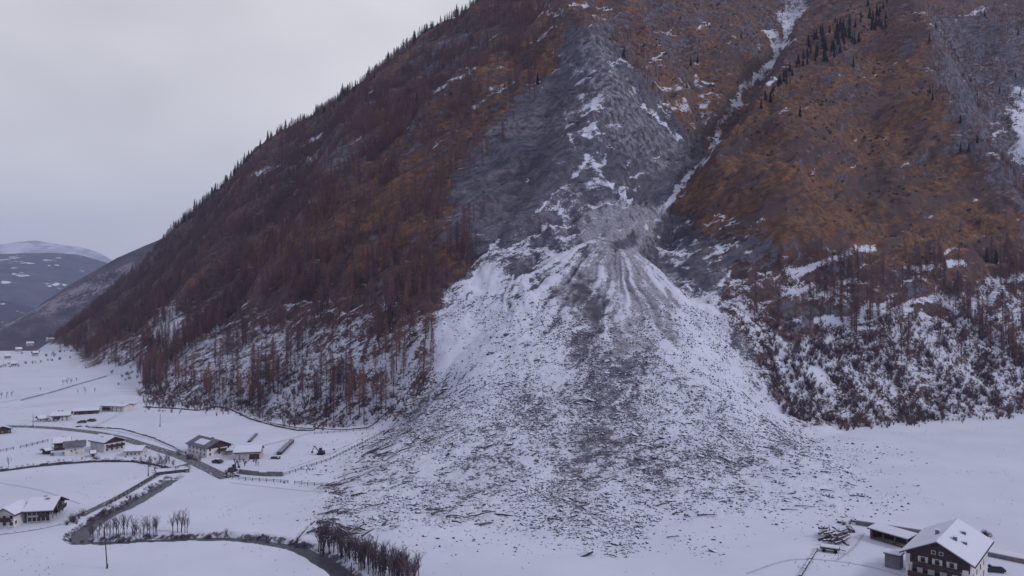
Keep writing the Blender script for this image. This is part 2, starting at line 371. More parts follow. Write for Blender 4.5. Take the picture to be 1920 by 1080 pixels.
# fan
paint(poly_mask(P_FAN, 8), snow=0.61, rock=0.9, pale=0.35, grass=0)
paint(poly_mask([(1130,370),(1170,380),(1240,400),(1205,470),(1290,530),(1300,600),(1150,640),(1060,580),(1040,540),(1120,470),(1080,440)], 10), snow=0.42, rock=1, pale=0.62, grass=0)
paint(poly_mask([(1100,380),(1240,395),(1210,450),(1150,465),(1080,450)], 12), snow=0.40, pale=0.66, rock=1)
paint(poly_mask([(1120,470),(1200,475),(1270,540),(1300,610),(1180,640),(1050,600),(1040,540)], 14), snow=0.46, pale=0.80, rock=1)
paint(poly_mask([(950,450),(1060,430),(1090,470),(1020,520),(930,500)], 12), snow=0.50, pale=.3)
paint(poly_mask([(830,590),(900,540),(1000,540),(1060,620),(1000,680),(900,740),(820,720),(810,620)], 25), snow=0.80)
paint(poly_mask([(1260,540),(1340,580),(1400,650),(1480,800),(1420,830),(1340,720),(1280,640)], 18), snow=0.80)
paint(poly_mask([(1060,560),(1150,590),(1200,700),(1180,900),(1100,900),(1080,700),(1020,620)], 30), snow=0.50, pale=0.4)
paint(poly_mask([(1100,620),(1135,620),(1160,900),(1100,940),(1085,800)], 30), snow=0.42, pale=0.4)
paint(poly_mask([(1055,545),(1110,510),(1120,560),(1150,570),(1150,605),(1090,590)], 12), snow=0.26, pale=0.2)
paint(poly_mask([(960,485),(1040,500),(1060,520),(1000,520),(900,500)], 7), snow=0.30, rock=1, pale=0.2)
paint(poly_mask([(1160,550),(1240,540),(1280,640),(1200,660),(1150,640)], 14), snow=0.45, pale=0.85)
paint(line_mask([(1205,475),(1250,500),(1290,520)], 4), snow=0.02, pale=0.0, rock=0.9)
paint(poly_mask([(1140,455),(1200,435),(1195,455),(1160,465)], 3), snow=0.1, pale=0.0, rock=1)
# valley floor fields: whole snow
P_FLOOR = [(-320,645),(60,640),(130,650),(160,690),(270,690),(250,740),(300,765),(430,765),(480,788),(560,806),(640,805),(745,795),(640,890),(590,985),(640,1010),(800,992),(950,1000),(1080,1030),(1180,1050),(1240,990),(1350,965),(1500,965),(1620,955),(1700,905),(1580,850),(1485,806),(1700,792),(1920,772),(2240,750),(2240,1180),(-320,1180)]
paint(poly_mask(P_FLOOR, 5), snow=1.0, rock=0.3, grass=0.0, pale=0)
paint(poly_mask([(590,985),(640,1010),(800,992),(950,1000),(1080,1030),(1180,1060),(1240,990),(1350,965),(1500,965),(1620,955),(1720,905),(1560,830),(1500,880),(1100,940),(640,930)], 22), snow=0.80)
# ---- terrain sheet: rows by distance, columns by bearing
ds = np.concatenate([np.linspace(55, 150, 14, endpoint=False), np.geomspace(150, 360, 290, endpoint=False), np.geomspace(360, 1500, 560)])
ts = np.linspace(-0.90, 0.90, 1000)
T, D = np.meshgrid(ts, ds); X = T * D; Y = D.copy()
STREAM = [(325,893),(290,915),(240,945),(190,968),(158,988),(143,1003),(160,1012),(210,1012),(300,1007),(420,1004),(500,1011),(560,1022),(600,1040),(640,1065),(680,1110)]
def gw(px, py, z=0.0):
    d = (CAM_H - z) * F / (py - YH); return ((px - 960) / F * d, d)
STREAM_W = [gw(*p) for p in STREAM]
def floor_z(X, Y):
    q = (Y - 900) / 60
    return -np.where(q > 20, q, np.log1p(np.exp(np.clip(q, -40, 20)))) * 60 * 0.085 + 0.25 * fbm(X / 45, Y / 45, 3, 5)
zm = mount(X, Y)
zm += 9 * fbm(X / 110, Y / 110, 2, 21) * np.clip((zm - 15) / 60, 0, 1)
def wl(pts): return [((px - 960) / F * d, d) for px, py, d in pts]
def rib(pts, h, w): 
    global zm
    q = seg_dist(X, Y, wl(pts)) + 5 * fbm(X / 25, Y / 25, 3, 33); zm = zm + h * np.clip(1 - q / w, 0, 1) ** 1.3
rib([(1500,10,1150),(1450,90,950),(1380,190,760),(1330,290,625),(1250,380,520),(1215,440,470)], -44, 66)
rib([(1080,45,760),(1075,100,690),(1110,170,630),(1145,240,570),(1110,285,535),(1140,350,495)], 34, 52)
rib([(1140,70,740),(1200,160,650),(1325,285,585)], 14, 34)
rib([(1110,285,535),(1050,350,490),(960,440,448)], 9, 20)
rib([(1735,40,900),(1745,120,790),(1775,250,640),(1850,350,590),(1920,450,545)], 34, 70)
rib([(1800,60,960),(1830,180,830),(1860,300,740)], -28, 60)
rib([(1510,60,930),(1420,235,640),(1340,345,545)], 38, 50)
rib([(1075,40,790),(1000,100,720),(900,190,690),(800,330,620)], 22, 60)
rib([(1050,200,620),(1000,330,520),(960,420,470)], -12, 45)
rib([(1590,60,900),(1560,200,680),(1500,330,550),(1470,440,470)], 14, 40)
rib([(1660,80,880),(1640,230,650),(1600,380,525)], -14, 40)
rib([(700,160,960),(640,330,760),(560,470,560)], 16, 55)
rib([(620,240,1050),(540,380,800),(440,520,600)], -16, 60)
rib([(480,330,1180),(420,460,800),(350,560,700)], 14, 55)
rib([(1300,100,860),(1310,180,760),(1325,260,670)], -18, 40)
rib([(1200,60,880),(1240,140,800),(1290,210,720)], 12, 30)
rib([(1390,40,1000),(1370,110,880),(1350,170,800)], 14, 36)
zm += 18 * np.clip((zm - 30) / 90, 0, 1) * (0.35 - np.abs(fbm((X * .8 + Y * .6) / 190, (-X * .6 + Y * .8) / 62, 3, 35)))
wst = zm - 0.5 * X + 12 * fbm(X / 90, Y / 90, 2, 30); ust = X + 0.5 * zm
ampr = np.clip(zm / 60, 0, 1)
zm += ampr * (5.0 * fbm(wst / 18, ust / 60, 4, 40) + 6.0 * np.abs(fbm(X / 34, Y / 34, 4, 50)) + 0.9 * fbm(X / 7, Y / 7, 3, 60))
sq = wst / 15 + 1.4 * fbm(X / 60, Y / 60, 3, 44); fr_ = sq - np.floor(sq)
stp = fr_ ** 3 * (3 - 2 * fr_ ** 1) - fr_
stp = np.where(fr_ < .65, 0, ((fr_ - .65) / .35)) ; stp = stp * stp * (3 - 2 * stp) - fr_
zm += ampr * 7.5 * stp * np.clip(.35 + 1.6 * fbm(X / 55, Y / 55, 3, 47), 0, 1)
def chute(ax_, reach, k):
    xx = X - ax_[0]; yy = ax_[1] - Y; r = np.hypot(xx, yy); th = np.arctan2(xx, yy)
    th = th + .09 * fbm(X / 24, Y / 24, 3, 440); w = np.clip((r - 10) / 25, 0, 1) * np.clip((reach - r) / (reach * .5), 0, 1) * np.clip((1.15 - np.abs(th)) / .2, 0, 1)
    return w, perlin(th * k, r / 70 + 3, 401) + .6 * perlin(th * k * 2.3, r / 40, 402)
CH1 = chute(W3(1150, 425, 452), 140, 11.0); CH2 = chute(W3(972, 445, 437), 70, 7.0)
zf = fan(X, Y)
zf = zf + 2.6 * CH1[0] * CH1[1] + 2.0 * CH2[0] * CH2[1] + 3 * CH1[0] * np.clip(1 - seg_dist(X, Y, wl([(1150,470,430),(1140,560,388)])) / 40, 0, 1)
wf = np.clip(1 - (Y - 425) / 60, 0, 1)
zf = np.where(Y < 490, zf, -50)
brk = np.clip(1 - seg_dist(X, Y, wl([(960,465,436),(1080,420,455),(1180,430,450),(1300,500,430)])) / 45, 0, 1)
zm += brk * (7 * fbm(X / 22, Y / 22, 4, 420) + 3 * (0.3 - np.abs(fbm(X / 12, Y / 12, 3, 421))))
fanm = np.clip(zf / 1.5 + 0.3, 0, 1)
zf = zf + fanm * (0.9 * fbm(X / 14, Y / 14, 3, 70) + 0.45 * fbm(X / 3.2, Y / 3.2, 3, 75))
def smax(a, b, k): 
    h = np.clip(0.5 + 0.5 * (a - b) / k, 0, 1); return b * (1 - h) + a * h + k * h * (1 - h)
zfl = floor_z(X, Y)
ZT = smax(zm, zfl, 3.0); ZT = smax(zf, ZT, 0.6)
sd = seg_dist(X, Y, STREAM_W) + 0.8 * fbm(X / 5, Y / 5, 2, 90)
ZT -= 1.9 * np.clip((3.7 - sd) / 1.8, 0, 1)
PX = 960 + T * F; PY = YH - (ZT - CAM_H) / D * F
jx = 15 * fbm(X / 26, Y / 26, 5, 101, .6); jy = 15 * fbm(X / 26, Y / 26, 5, 111, .6)
near = np.clip((zfl + 1.5 - ZT) / 1.0, 0, 1)[..., None][..., 0]
MX = PX + jx; MY = PY + jy * 0.7
att = {k: sample(L[k], MX, MY) for k in L}
gy_, gx_ = np.gradient(ZT); gsl = np.hypot(gy_ / np.gradient(ds)[:, None], gx_ / np.maximum(np.gradient(X, axis=1), .01))
def smooth(m, k):
    for ax in (0, 1):
        for _ in range(2):
            c = np.insert(np.cumsum(np.pad(m, [(k, k), (0, 0)] if ax == 0 else [(0, 0), (k, k)], mode='edge'), axis=ax), 0, 0, axis=ax)
            m = (np.take(c, range(2*k+1, c.shape[ax]), ax) - np.take(c, range(0, c.shape[ax]-2*k-1), ax)) / (2*k+1)
    return m
dg = np.clip(smooth(gsl, 1) - smooth(gsl, 14), -1, 1) * np.clip((ZT - zfl - 25) / 30, 0, 1) * np.clip((Y - 380) / 60, 0, 1)
for ch, a1 in ((CH1, .55), (CH2, .40)):
    att['snow'] += a1 * ch[0] * ch[1]; att['pale'] += .5 * ch[0] * ch[1]
lob = fbm(X / 26, Y / 60, 4, 410) * fanm
att['snow'] += .22 * lob
att['rock'] = np.clip(att['rock'] + .40 * np.clip(dg - .08, 0, 1), 0, 1.1)
att['snow'] = att['snow'] - .30 * np.clip(dg, 0, 1) + .40 * np.clip(-dg - .05, 0, 1)
flat = np.clip((0.5 - (ZT - zfl)) / 0.5, 0, 1) * (D > 60)
hid = (ZT - zfl) < 0.6
att['snow'] = np.where(hid & (Y < 345), np.maximum(att['snow'], 0.80), att['snow'])
bank = np.clip((4.3 - sd) / 1.2, 0, 1)
att['snow'] = att['snow'] * (1 - 0.52 * bank); att['rock'] = np.maximum(att['rock'] * (1 - bank), bank * 0.8)
nr, nc = X.shape
V = np.stack([X, Y, ZT], -1).reshape(-1, 3)
idx = np.arange(nr * nc).reshape(nr, nc)
Q = np.stack([idx[:-1, :-1], idx[:-1, 1:], idx[1:, 1:], idx[1:, :-1]], -1).reshape(-1, 4)
def grid_mesh(name, V, Q, mat):
    me = bpy.data.meshes.new(name)
    me.vertices.add(len(V)); me.vertices.foreach_set('co', V.astype(np.float32).ravel())
    me.loops.add(len(Q) * 4); me.loops.foreach_set('vertex_index', Q.astype(np.int32).ravel())
    me.polygons.add(len(Q)); me.polygons.foreach_set('loop_start', np.arange(0, len(Q) * 4, 4, dtype=np.int32))
    me.polygons.foreach_set('loop_total', np.full(len(Q), 4, dtype=np.int32))
    me.polygons.foreach_set('use_smooth', np.ones(len(Q), bool))
    me.materials.append(mat); me.update(calc_edges=True)
    return me
def cover_material():
    m, n, b = mat_new('mountain_ground')
    at = n.nodes.new('ShaderNodeAttribute'); at.attribute_name = 'cover'
    sp = n.nodes.new('ShaderNodeSeparateColor'); n.links.new(at.outputs['Color'], sp.inputs[0])
    s_, g_, r_ = sp.outputs; p_ = at.outputs['Alpha']
    geo = n.nodes.new('ShaderNodeNewGeometry'); pos = geo.outputs['Position']
    sx = n.nodes.new('ShaderNodeSeparateXYZ'); n.links.new(pos, sx.inputs[0])
    wp = mth(n, 'MULTIPLY', noise(n, pos, 0.02, 3), 40.0)
    w_ = mth(n, 'ADD', mth(n, 'SUBTRACT', sx.outputs[2], mth(n, 'MULTIPLY', sx.outputs[0], 0.5)), wp)
    u_ = mth(n, 'ADD', sx.outputs[0], mth(n, 'MULTIPLY', sx.outputs[2], 0.5))
    st = n.nodes.new('ShaderNodeCombineXYZ')
    n.links.new(mth(n, 'MULTIPLY', u_, 0.16), st.inputs[0]); n.links.new(mth(n, 'MULTIPLY', sx.outputs[1], 0.10), st.inputs[1]); n.links.new(w_, st.inputs[2])
    big = noise(n, pos, 0.035, 5, 0.6); mid = noise(n, pos, 0.22, 6, 0.65); fine = noise(n, pos, 0.9, 5, 0.7)
    stra = noise(n, st.outputs[0], 0.30, 7, 0.72); wide = noise(n, st.outputs[0], 0.06, 4, 0.6)
    soil = mixc(n, rng_map(n, mid, .35, .65), (0.045, 0.028, 0.036), (0.105, 0.062, 0.070))
    gcol = mixc(n, rng_map(n, mid, .38, .62), (0.085, 0.045, 0.037), (0.185, 0.092, 0.056))
    gcol = mixc(n, rng_map(n, wide, .46, .62), gcol, (0.078, 0.050, 0.056)); gcol = mixc(n, rng_map(n, stra, .50, .64), gcol, (0.050, 0.034, 0.040))
    rcol = mixc(n, rng_map(n, stra, .36, .62), (0.038, 0.038, 0.064), (0.105, 0.107, 0.160)); rcol = mixc(n, rng_map(n, wide, .38, .62), rcol, mixc(n, rng_map(n, mid, .4, .6), (0.065, 0.060, 0.092), (0.15, 0.137, 0.185)))
    pcol = mixc(n, rng_map(n, fine, .35, .65), (0.19, 0.19, 0.26), (0.35, 0.35, 0.43))
    gf = rng_map(n, mth(n, 'ADD', g_, mth(n, 'MULTIPLY', mth(n, 'SUBTRACT', big, 0.5), 2.2)), 0.35, 0.65)
    rf = rng_map(n, mth(n, 'ADD', r_, mth(n, 'MULTIPLY', mth(n, 'SUBTRACT', mth(n, 'ADD', mth(n, 'MULTIPLY', stra, .65), mth(n, 'MULTIPLY', mid, .35)), 0.5), 2.6)), 0.42, 0.60)
    c = mixc(n, gf, soil, gcol); c = mixc(n, rf, c, rcol)
    pf = rng_map(n, mth(n, 'ADD', p_, mth(n, 'MULTIPLY', mth(n, 'SUBTRACT', mid, 0.5), 1.6)), 0.25, 0.75)
    c = mixc(n, pf, c, pcol)
    # snow: lies where the cover value beats a mixed noise
    mixn = mth(n, 'ADD', mth(n, 'MULTIPLY', fine, 0.36), mth(n, 'MULTIPLY', stra, 0.40))
    mixn = mth(n, 'ADD', mixn, mth(n, 'MULTIPLY', mid, 0.24))
    thr = mth(n, 'ADD', s_, mth(n, 'MULTIPLY', mth(n, 'SUBTRACT', mixn, 0.5), 2.6))
    sf = rng_map(n, thr, 0.44, 0.58)
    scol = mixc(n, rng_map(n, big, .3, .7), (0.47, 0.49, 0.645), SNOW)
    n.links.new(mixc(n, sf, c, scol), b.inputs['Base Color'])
    bp = n.nodes.new('ShaderNodeBump'); bp.inputs['Distance'].default_value = 2.2
    n.links.new(mth(n, 'MULTIPLY', mth(n, 'SUBTRACT', 1.02, s_), 0.9, clamp=True), bp.inputs['Strength'])
    n.links.new(mth(n, 'ADD', mth(n, 'ADD', mid, mth(n, 'MULTIPLY', fine, 0.5)), mth(n, 'ADD', stra, mth(n, 'MULTIPLY', sf, 0.15))), bp.inputs['Height'])
    n.links.new(bp.outputs[0], b.inputs['Normal'])
    return m
M['ground'] = cover_material()
me = grid_mesh('ground', V, Q, M['ground'])
ca = me.color_attributes.new('cover', 'FLOAT_COLOR', 'POINT')
ca.data.foreach_set('color', np.stack([att['snow'], att['grass'], att['rock'], att['pale']], -1).astype(np.float32).ravel())
ground = bpy.data.objects.new('ground', me); COL.objects.link(ground); tag(ground, kind='structure')

LD0 = ds
def ground_z(x, y):
    x = np.atleast_1d(np.asarray(x, float)); y = np.atleast_1d(np.asarray(y, float))
    t = x / y; u = np.clip((t - ts[0]) / (ts[1] - ts[0]), 0, nc - 1.001); i = u.astype(int); a = u - i
    j = np.clip(np.searchsorted(ds, y) - 1, 0, nr - 2); b = np.clip((y - ds[j]) / (ds[j+1] - ds[j]), 0, 1)
    return (ZT[j, i] * (1-a) + ZT[j, i+1] * a) * (1-b) + (ZT[j+1, i] * (1-a) + ZT[j+1, i+1] * a) * b
def gz(x, y): return float(ground_z(x, y)[0])
def hit(px, py):
    """first terrain point seen along the ray of a survey pixel"""
    i = int(np.clip(round(((px - 960) / F - ts[0]) / (ts[1] - ts[0])), 0, nc - 1))
    col = PY[20:, i]; w = np.nonzero(col <= py)[0]
    j = (w[0] if len(w) else len(col) - 1) + 20
    d = ds[j]; x = (px - 960) / F * d; return x, d, gz(x, d)

# surrounding land (outside and beyond the terrain sheet), far hills
def land_z(X, Y): 
    return floor_z(X, np.maximum(Y, 0)) - 0.8
ox = np.concatenate([-np.geomspace(14000, 100, 40), np.geomspace(100, 14000, 40)])
oy = np.concatenate([np.linspace(-3000, 0, 8), np.linspace(60, 2400, 60), np.geomspace(2500, 14000, 16)])
OX, OY = np.meshgrid(ox, oy); OZ = np.maximum(land_z(OX, OY), -135)
ins = (np.abs(OX / np.maximum(OY, 1)) < 0.86) & (OY > 70) & (OY < 1430)
OZ = OZ - 4.0 * (ins & (OY > 100))
ii = np.arange(OX.size).reshape(OX.shape)
me = grid_mesh('valley_floor', np.stack([OX, OY, OZ], -1).reshape(-1, 3), np.stack([ii[:-1,:-1], ii[:-1,1:], ii[1:,1:], ii[1:,:-1]], -1).reshape(-1, 4), M['snow'])
o = bpy.data.objects.new('valley_floor', me); COL.objects.link(o); tag(o, kind='structure')

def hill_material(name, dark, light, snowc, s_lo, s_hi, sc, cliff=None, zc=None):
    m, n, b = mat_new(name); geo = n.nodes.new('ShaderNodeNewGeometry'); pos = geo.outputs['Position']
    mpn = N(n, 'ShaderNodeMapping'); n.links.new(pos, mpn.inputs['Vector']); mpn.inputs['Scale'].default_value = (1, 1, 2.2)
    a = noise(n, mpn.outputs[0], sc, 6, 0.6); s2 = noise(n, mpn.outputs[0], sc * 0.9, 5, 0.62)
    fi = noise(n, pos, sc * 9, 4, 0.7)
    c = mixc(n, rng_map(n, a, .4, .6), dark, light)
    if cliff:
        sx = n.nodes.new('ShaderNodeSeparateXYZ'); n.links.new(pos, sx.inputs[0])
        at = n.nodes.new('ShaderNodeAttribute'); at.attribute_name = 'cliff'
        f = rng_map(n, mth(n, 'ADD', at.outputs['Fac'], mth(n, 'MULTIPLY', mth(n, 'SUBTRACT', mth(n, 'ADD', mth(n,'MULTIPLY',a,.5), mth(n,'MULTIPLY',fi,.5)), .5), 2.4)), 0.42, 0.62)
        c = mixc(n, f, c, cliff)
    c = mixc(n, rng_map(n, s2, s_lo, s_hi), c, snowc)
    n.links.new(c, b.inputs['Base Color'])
    bp = n.nodes.new('ShaderNodeBump'); bp.inputs['Distance'].default_value = 12; bp.inputs['Strength'].default_value = 0.6
    n.links.new(mth(n, 'ADD', a, fi), bp.inputs['Height']); n.links.new(bp.outputs[0], b.inputs['Normal'])
    return m
def hill(name, prof, dc, front, back, base, mat, nx=160, ny=70, amp=10, seed=1, cliff=None):
    pxs = np.array([p[0] for p in prof], float); pys = np.array([p[1] for p in prof], float)
    px = np.linspace(pxs[0], pxs[-1], nx); crest = CAM_H + (YH - np.interp(px, pxs, pys)) / F * dc
    s = np.linspace(-1, 1, ny); S, PXg = np.meshgrid(s, px, indexing='ij'); C = np.broadcast_to(crest, S.shape)
    Yg = dc + np.where(S < 0, S * front, S * back); Xg = (PXg - 960) / F * dc
    k = np.clip(1 - np.abs(S), 0, 1); Zg = base + (C - base) * k ** 0.9
    Zg = Zg + amp * fbm(Xg / (amp * 12), Yg / (amp * 12), 5, seed) * (0.25 + (1 - k))
    ii = np.arange(Zg.size).reshape(Zg.shape)
    me = grid_mesh(name, np.stack([Xg, Yg, Zg], -1).reshape(-1, 3), np.stack([ii[:-1,:-1], ii[:-1,1:], ii[1:,1:], ii[1:,:-1]], -1).reshape(-1, 4), mat)
    if cliff is not None:
        ca = me.attributes.new('cliff', 'FLOAT', 'POINT'); 
        q = np.interp(k, [0, .45, .6, .8, .88, 1], [0.1, .30, .52, .48, .0, 0]); ca.data.foreach_set('value', q.astype(np.float32).ravel())
    o = bpy.data.objects.new(name, me); COL.objects.link(o); tag(o, kind='structure'); return o
hill('wooded_hill', [(-900,700),(-300,660),(0,606),(60,582),(130,534),(220,481),(305,445),(420,400),(700,380),(1000,400)], 2300, 420, 700, -140,
     hill_material('wooded_hill', (0.035,0.028,0.055), (0.075,0.055,0.085), SNOW, 0.70, 0.76, 0.012, cliff=(0.22,0.19,0.25)), amp=9, seed=3, cliff=1)
hill('valley_hill', [(-1500,470),(-700,500),(-100,560),(0,562),(60,575),(130,600),(220,650),(500,700)], 3600, 900, 900, -160,
     hill_material('valley_hill', (0.02,0.024,0.05), (0.03,0.035,0.065), SNOW, 0.66, 0.70, 0.010), amp=14, seed=5)
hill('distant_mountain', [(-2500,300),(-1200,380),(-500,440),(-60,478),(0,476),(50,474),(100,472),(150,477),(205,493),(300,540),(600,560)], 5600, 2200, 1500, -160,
     hill_material('distant_mountain', (0.035,0.040,0.080), (0.055,0.062,0.11), SNOW, 0.60, 0.64, 0.008), nx=240, ny=100, amp=26, seed=7)  # base colours tinted with haze blue on top of the haze volume
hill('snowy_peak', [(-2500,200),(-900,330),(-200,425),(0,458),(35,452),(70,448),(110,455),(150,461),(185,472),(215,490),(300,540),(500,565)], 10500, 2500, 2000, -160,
     hill_material('snowy_peak', (0.16,0.17,0.23), (0.26,0.27,0.35), (0.42,0.44,0.55), 0.48, 0.6, 0.004), nx=260, amp=85, seed=9)  # snow and rock colours dimmed towards the haze, painting in its fading

# haze
hz = MB().box(-13500, 13500, -2500, 13500, -165, 1500)
hzme = hz.mesh('haze', M['snow']); hzme.materials.clear()
hm = bpy.data.materials.new('haze'); hm.use_nodes = True; hn = hm.node_tree; hn.nodes.clear()
ho = hn.nodes.new('ShaderNodeOutputMaterial'); pv = hn.nodes.new('ShaderNodeVolumePrincipled')
pv.inputs['Color'].default_value = (0.62, 0.70, 1.0, 1); pv.inputs['Density'].default_value = 0.000055; pv.inputs['Anisotropy'].default_value = 0.0
hn.links.new(pv.outputs[0], ho.inputs['Volume']); hzme.materials.append(hm)
haze = bpy.data.objects.new('haze', hzme); COL.objects.link(haze); tag(haze, kind='stuff')

# ------------------------------------------------------------------ scatter (uncountable stuff) through geometry nodes
def scatter(name, pts, scl, rot, protos, label, cat=None, pick=None, tilt=None):
    n = len(pts); me = bpy.data.meshes.new(name); me.vertices.add(n)
    me.vertices.foreach_set('co', np.asarray(pts, np.float32).ravel())
    a = me.attributes.new('scl', 'FLOAT_VECTOR', 'POINT')
    scl = np.asarray(scl, np.float32); scl = np.repeat(scl[:, None], 3, 1) if scl.ndim == 1 else scl
    a.data.foreach_set('vector', scl.ravel())
    r = np.zeros((n, 3), np.float32); r[:, 2] = rot
    if tilt is not None: r[:, 0] = tilt[:, 0]; r[:, 1] = tilt[:, 1]
    a = me.attributes.new('rot', 'FLOAT_VECTOR', 'POINT'); a.data.foreach_set('vector', r.ravel())
    a = me.attributes.new('pick', 'INT', 'POINT')
    pick = rng.integers(0, len(protos), n) if pick is None else pick
    a.data.foreach_set('value', np.asarray(pick, np.int32))
    o = bpy.data.objects.new(name, me); COL.objects.link(o)
    g = bpy.data.node_groups.new(name, 'GeometryNodeTree')
    g.interface.new_socket('Geometry', in_out='INPUT', socket_type='NodeSocketGeometry')
    g.interface.new_socket('Geometry', in_out='OUTPUT', socket_type='NodeSocketGeometry')
    gi = g.nodes.new('NodeGroupInput'); go = g.nodes.new('NodeGroupOutput'); jn = g.nodes.new('GeometryNodeJoinGeometry')
    def named(nm, ty):
        x = g.nodes.new('GeometryNodeInputNamedAttribute'); x.data_type = ty; x.inputs['Name'].default_value = nm; return x.outputs[0]
    sc = named('scl', 'FLOAT_VECTOR'); ro = named('rot', 'FLOAT_VECTOR'); pk = named('pick', 'INT')
    for k, pr in enumerate(protos):
        oi = g.nodes.new('GeometryNodeObjectInfo'); oi.inputs['Object'].default_value = pr; oi.inputs['As Instance'].default_value = True
        ip = g.nodes.new('GeometryNodeInstanceOnPoints'); cm = g.nodes.new('FunctionNodeCompare'); cm.data_type = 'INT'; cm.operation = 'EQUAL'
        g.links.new(pk, cm.inputs[2]); cm.inputs[3].default_value = k
        g.links.new(gi.outputs[0], ip.inputs['Points']); g.links.new(cm.outputs[0], ip.inputs['Selection'])
        g.links.new(oi.outputs['Geometry'], ip.inputs['Instance']); g.links.new(ro, ip.inputs['Rotation']); g.links.new(sc, ip.inputs['Scale'])
        g.links.new(ip.outputs[0], jn.inputs[0])
    g.links.new(jn.outputs[0], go.inputs[0])
    md = o.modifiers.new('scatter', 'NODES'); md.node_group = g
    tag(o, label, cat, kind='stuff'); return o
def proto(name, V, Fc, mats, mi=None):
    return bpy.data.objects.new(name, mesh_np(name, V, Fc, mats, mi))    # not linked: only a shape for the scatters

# ------------------------------------------------------------------ trees
def larch_parts(rnd, nb, tw, w, crown0=0.34, sides=6, rad=0.145):
    """unit-height larch: trunk tube and a crown of branch and twig slivers"""
    tr = MB(); lean = Vector((rnd.uniform(-.02, .02), rnd.uniform(-.02, .02), 1))
    n = 3
    for k in range(n):
        a = lean * (k / n); b = lean * ((k + 1) / n)
        tr.tube(a, b, 0.010 * (1 - .8 * k / n), 0.010 * (1 - .8 * (k + 1) / n), sides)
    for k in range(5):      # dead stubs on the bare part of the trunk
        h = rnd.uniform(.12, crown0); t = rnd.uniform(0, 6.28); a = lean * h
        tr.tube(a, a + Vector((math.cos(t) * .05, math.sin(t) * .05, -.01)), .0025, .001, 3)
    cr = MB()
    def sliver(a, b, w):
        d = (b - a); s = d.cross(Vector((rnd.uniform(-1, 1), rnd.uniform(-1, 1), rnd.uniform(-.4, .4))))
        if s.length < 1e-6: return
        s.normalize(); cr.add([a - s * w / 2, a + s * w / 2, b], [(0, 1, 2)])
    for k in range(nb):
        f = crown0 + (1 - crown0) * (k + rnd.random()) / nb
        q = (1 - f) / (1 - crown0)
        r = rad * (q ** 0.75) * rnd.uniform(.55, 1.15) * (1 if q < .75 else 1 - (q - .75) * 1.6) + .008
        t = rnd.uniform(0, 6.28); a = lean * f; b = a + Vector((math.cos(t) * r, math.sin(t) * r, rnd.uniform(-.03, .04) * (r / .1)))
        sliver(a, b, w)
        for _ in range(tw):
            u = rnd.uniform(.2, 1); p = a.lerp(b, u)
            e = p + Vector((rnd.uniform(-1, 1) * .03, rnd.uniform(-1, 1) * .03, rnd.uniform(-.038, .012)))
            sliver(p, e, w * .8)
    return tr, cr
def spruce_parts(rnd, nb):
    tr = MB().tube((0, 0, 0), (0, 0, .9), .016, .004, 5); cr = MB()
    for k in range(nb):
        f = .06 + .94 * (k + rnd.random()) / nb; r = .17 * (1 - f) ** .85 * rnd.uniform(.7, 1.2) + .01
        t = rnd.uniform(0, 6.28); a = Vector((0, 0, f)); b = Vector((math.cos(t) * r, math.sin(t) * r, f - r * .35))
        s = Vector((-math.sin(t), math.cos(t), 0)) * r * .42; m = a.lerp(b, .55)
        cr.add([a, m - s, b, m + s + Vector((0, 0, .01))], [(0, 1, 2), (0, 2, 3)])
        cr.add([a, b + Vector((0, 0, .02)), m - Vector((0, 0, .035))], [(0, 1, 2)])
    return tr, cr
def bare_parts(rnd, depth=4, spread=.5):
    tr = MB(); cr = MB()
    def grow(p, d, l, r, lev):
        q = p + d * l
        (tr if lev == 0 else cr).tube(p, q, r, r * .62, 5 if lev == 0 else 3)
        if lev >= depth: return
        for _ in range(3 if lev else 8):
            k = rnd.uniform(.35, 1) if lev else rnd.uniform(.3, 1)
            nd = (d + Vector((rnd.uniform(-1, 1), rnd.uniform(-1, 1), rnd.uniform(-.1, .7))) * spread).normalized()
            grow(p.lerp(q, k), nd, l * rnd.uniform(.42, .68), r * .5, lev + 1)
    grow(Vector((0, 0, 0)), Vector((rnd.uniform(-.06, .06), rnd.uniform(-.06, .06), 1)), .45, .014, 0)
    return tr, cr
def bush_mesh(rnd, ns=26, tw=4, w=.035):
    cr = MB()
    for _ in range(ns):
        t = rnd.uniform(0, 6.28); r = rnd.uniform(.1, .55); a = Vector((rnd.uniform(-.1, .1), rnd.uniform(-.1, .1), 0))
        b = Vector((math.cos(t) * r, math.sin(t) * r, rnd.uniform(.5, 1.05)))
        s = (b - a).cross(Vector((rnd.uniform(-1, 1), rnd.uniform(-1, 1), .2))).normalized() * w / 2
        cr.add([a - s, a + s, b], [(0, 1, 2)])
        for _ in range(tw):
            p = a.lerp(b, rnd.uniform(.35, .95)); e = p + Vector((rnd.uniform(-.2, .2), rnd.uniform(-.2, .2), rnd.uniform(0, .25)))
            s = (e - p).cross(Vector((rnd.uniform(-1, 1), rnd.uniform(-1, 1), .2))).normalized() * w * .4
            cr.add([p - s, p + s, e], [(0, 1, 2)])
    return cr
rnd = random.Random(5)
def merged(name, tr, cr, m1, m2):
    n = len(tr.V); return proto(name, tr.V + cr.V, tr.F + [tuple(i + n for i in f) for f in cr.F], [m1, m2], [0] * len(tr.F) + [1] * len(cr.F))
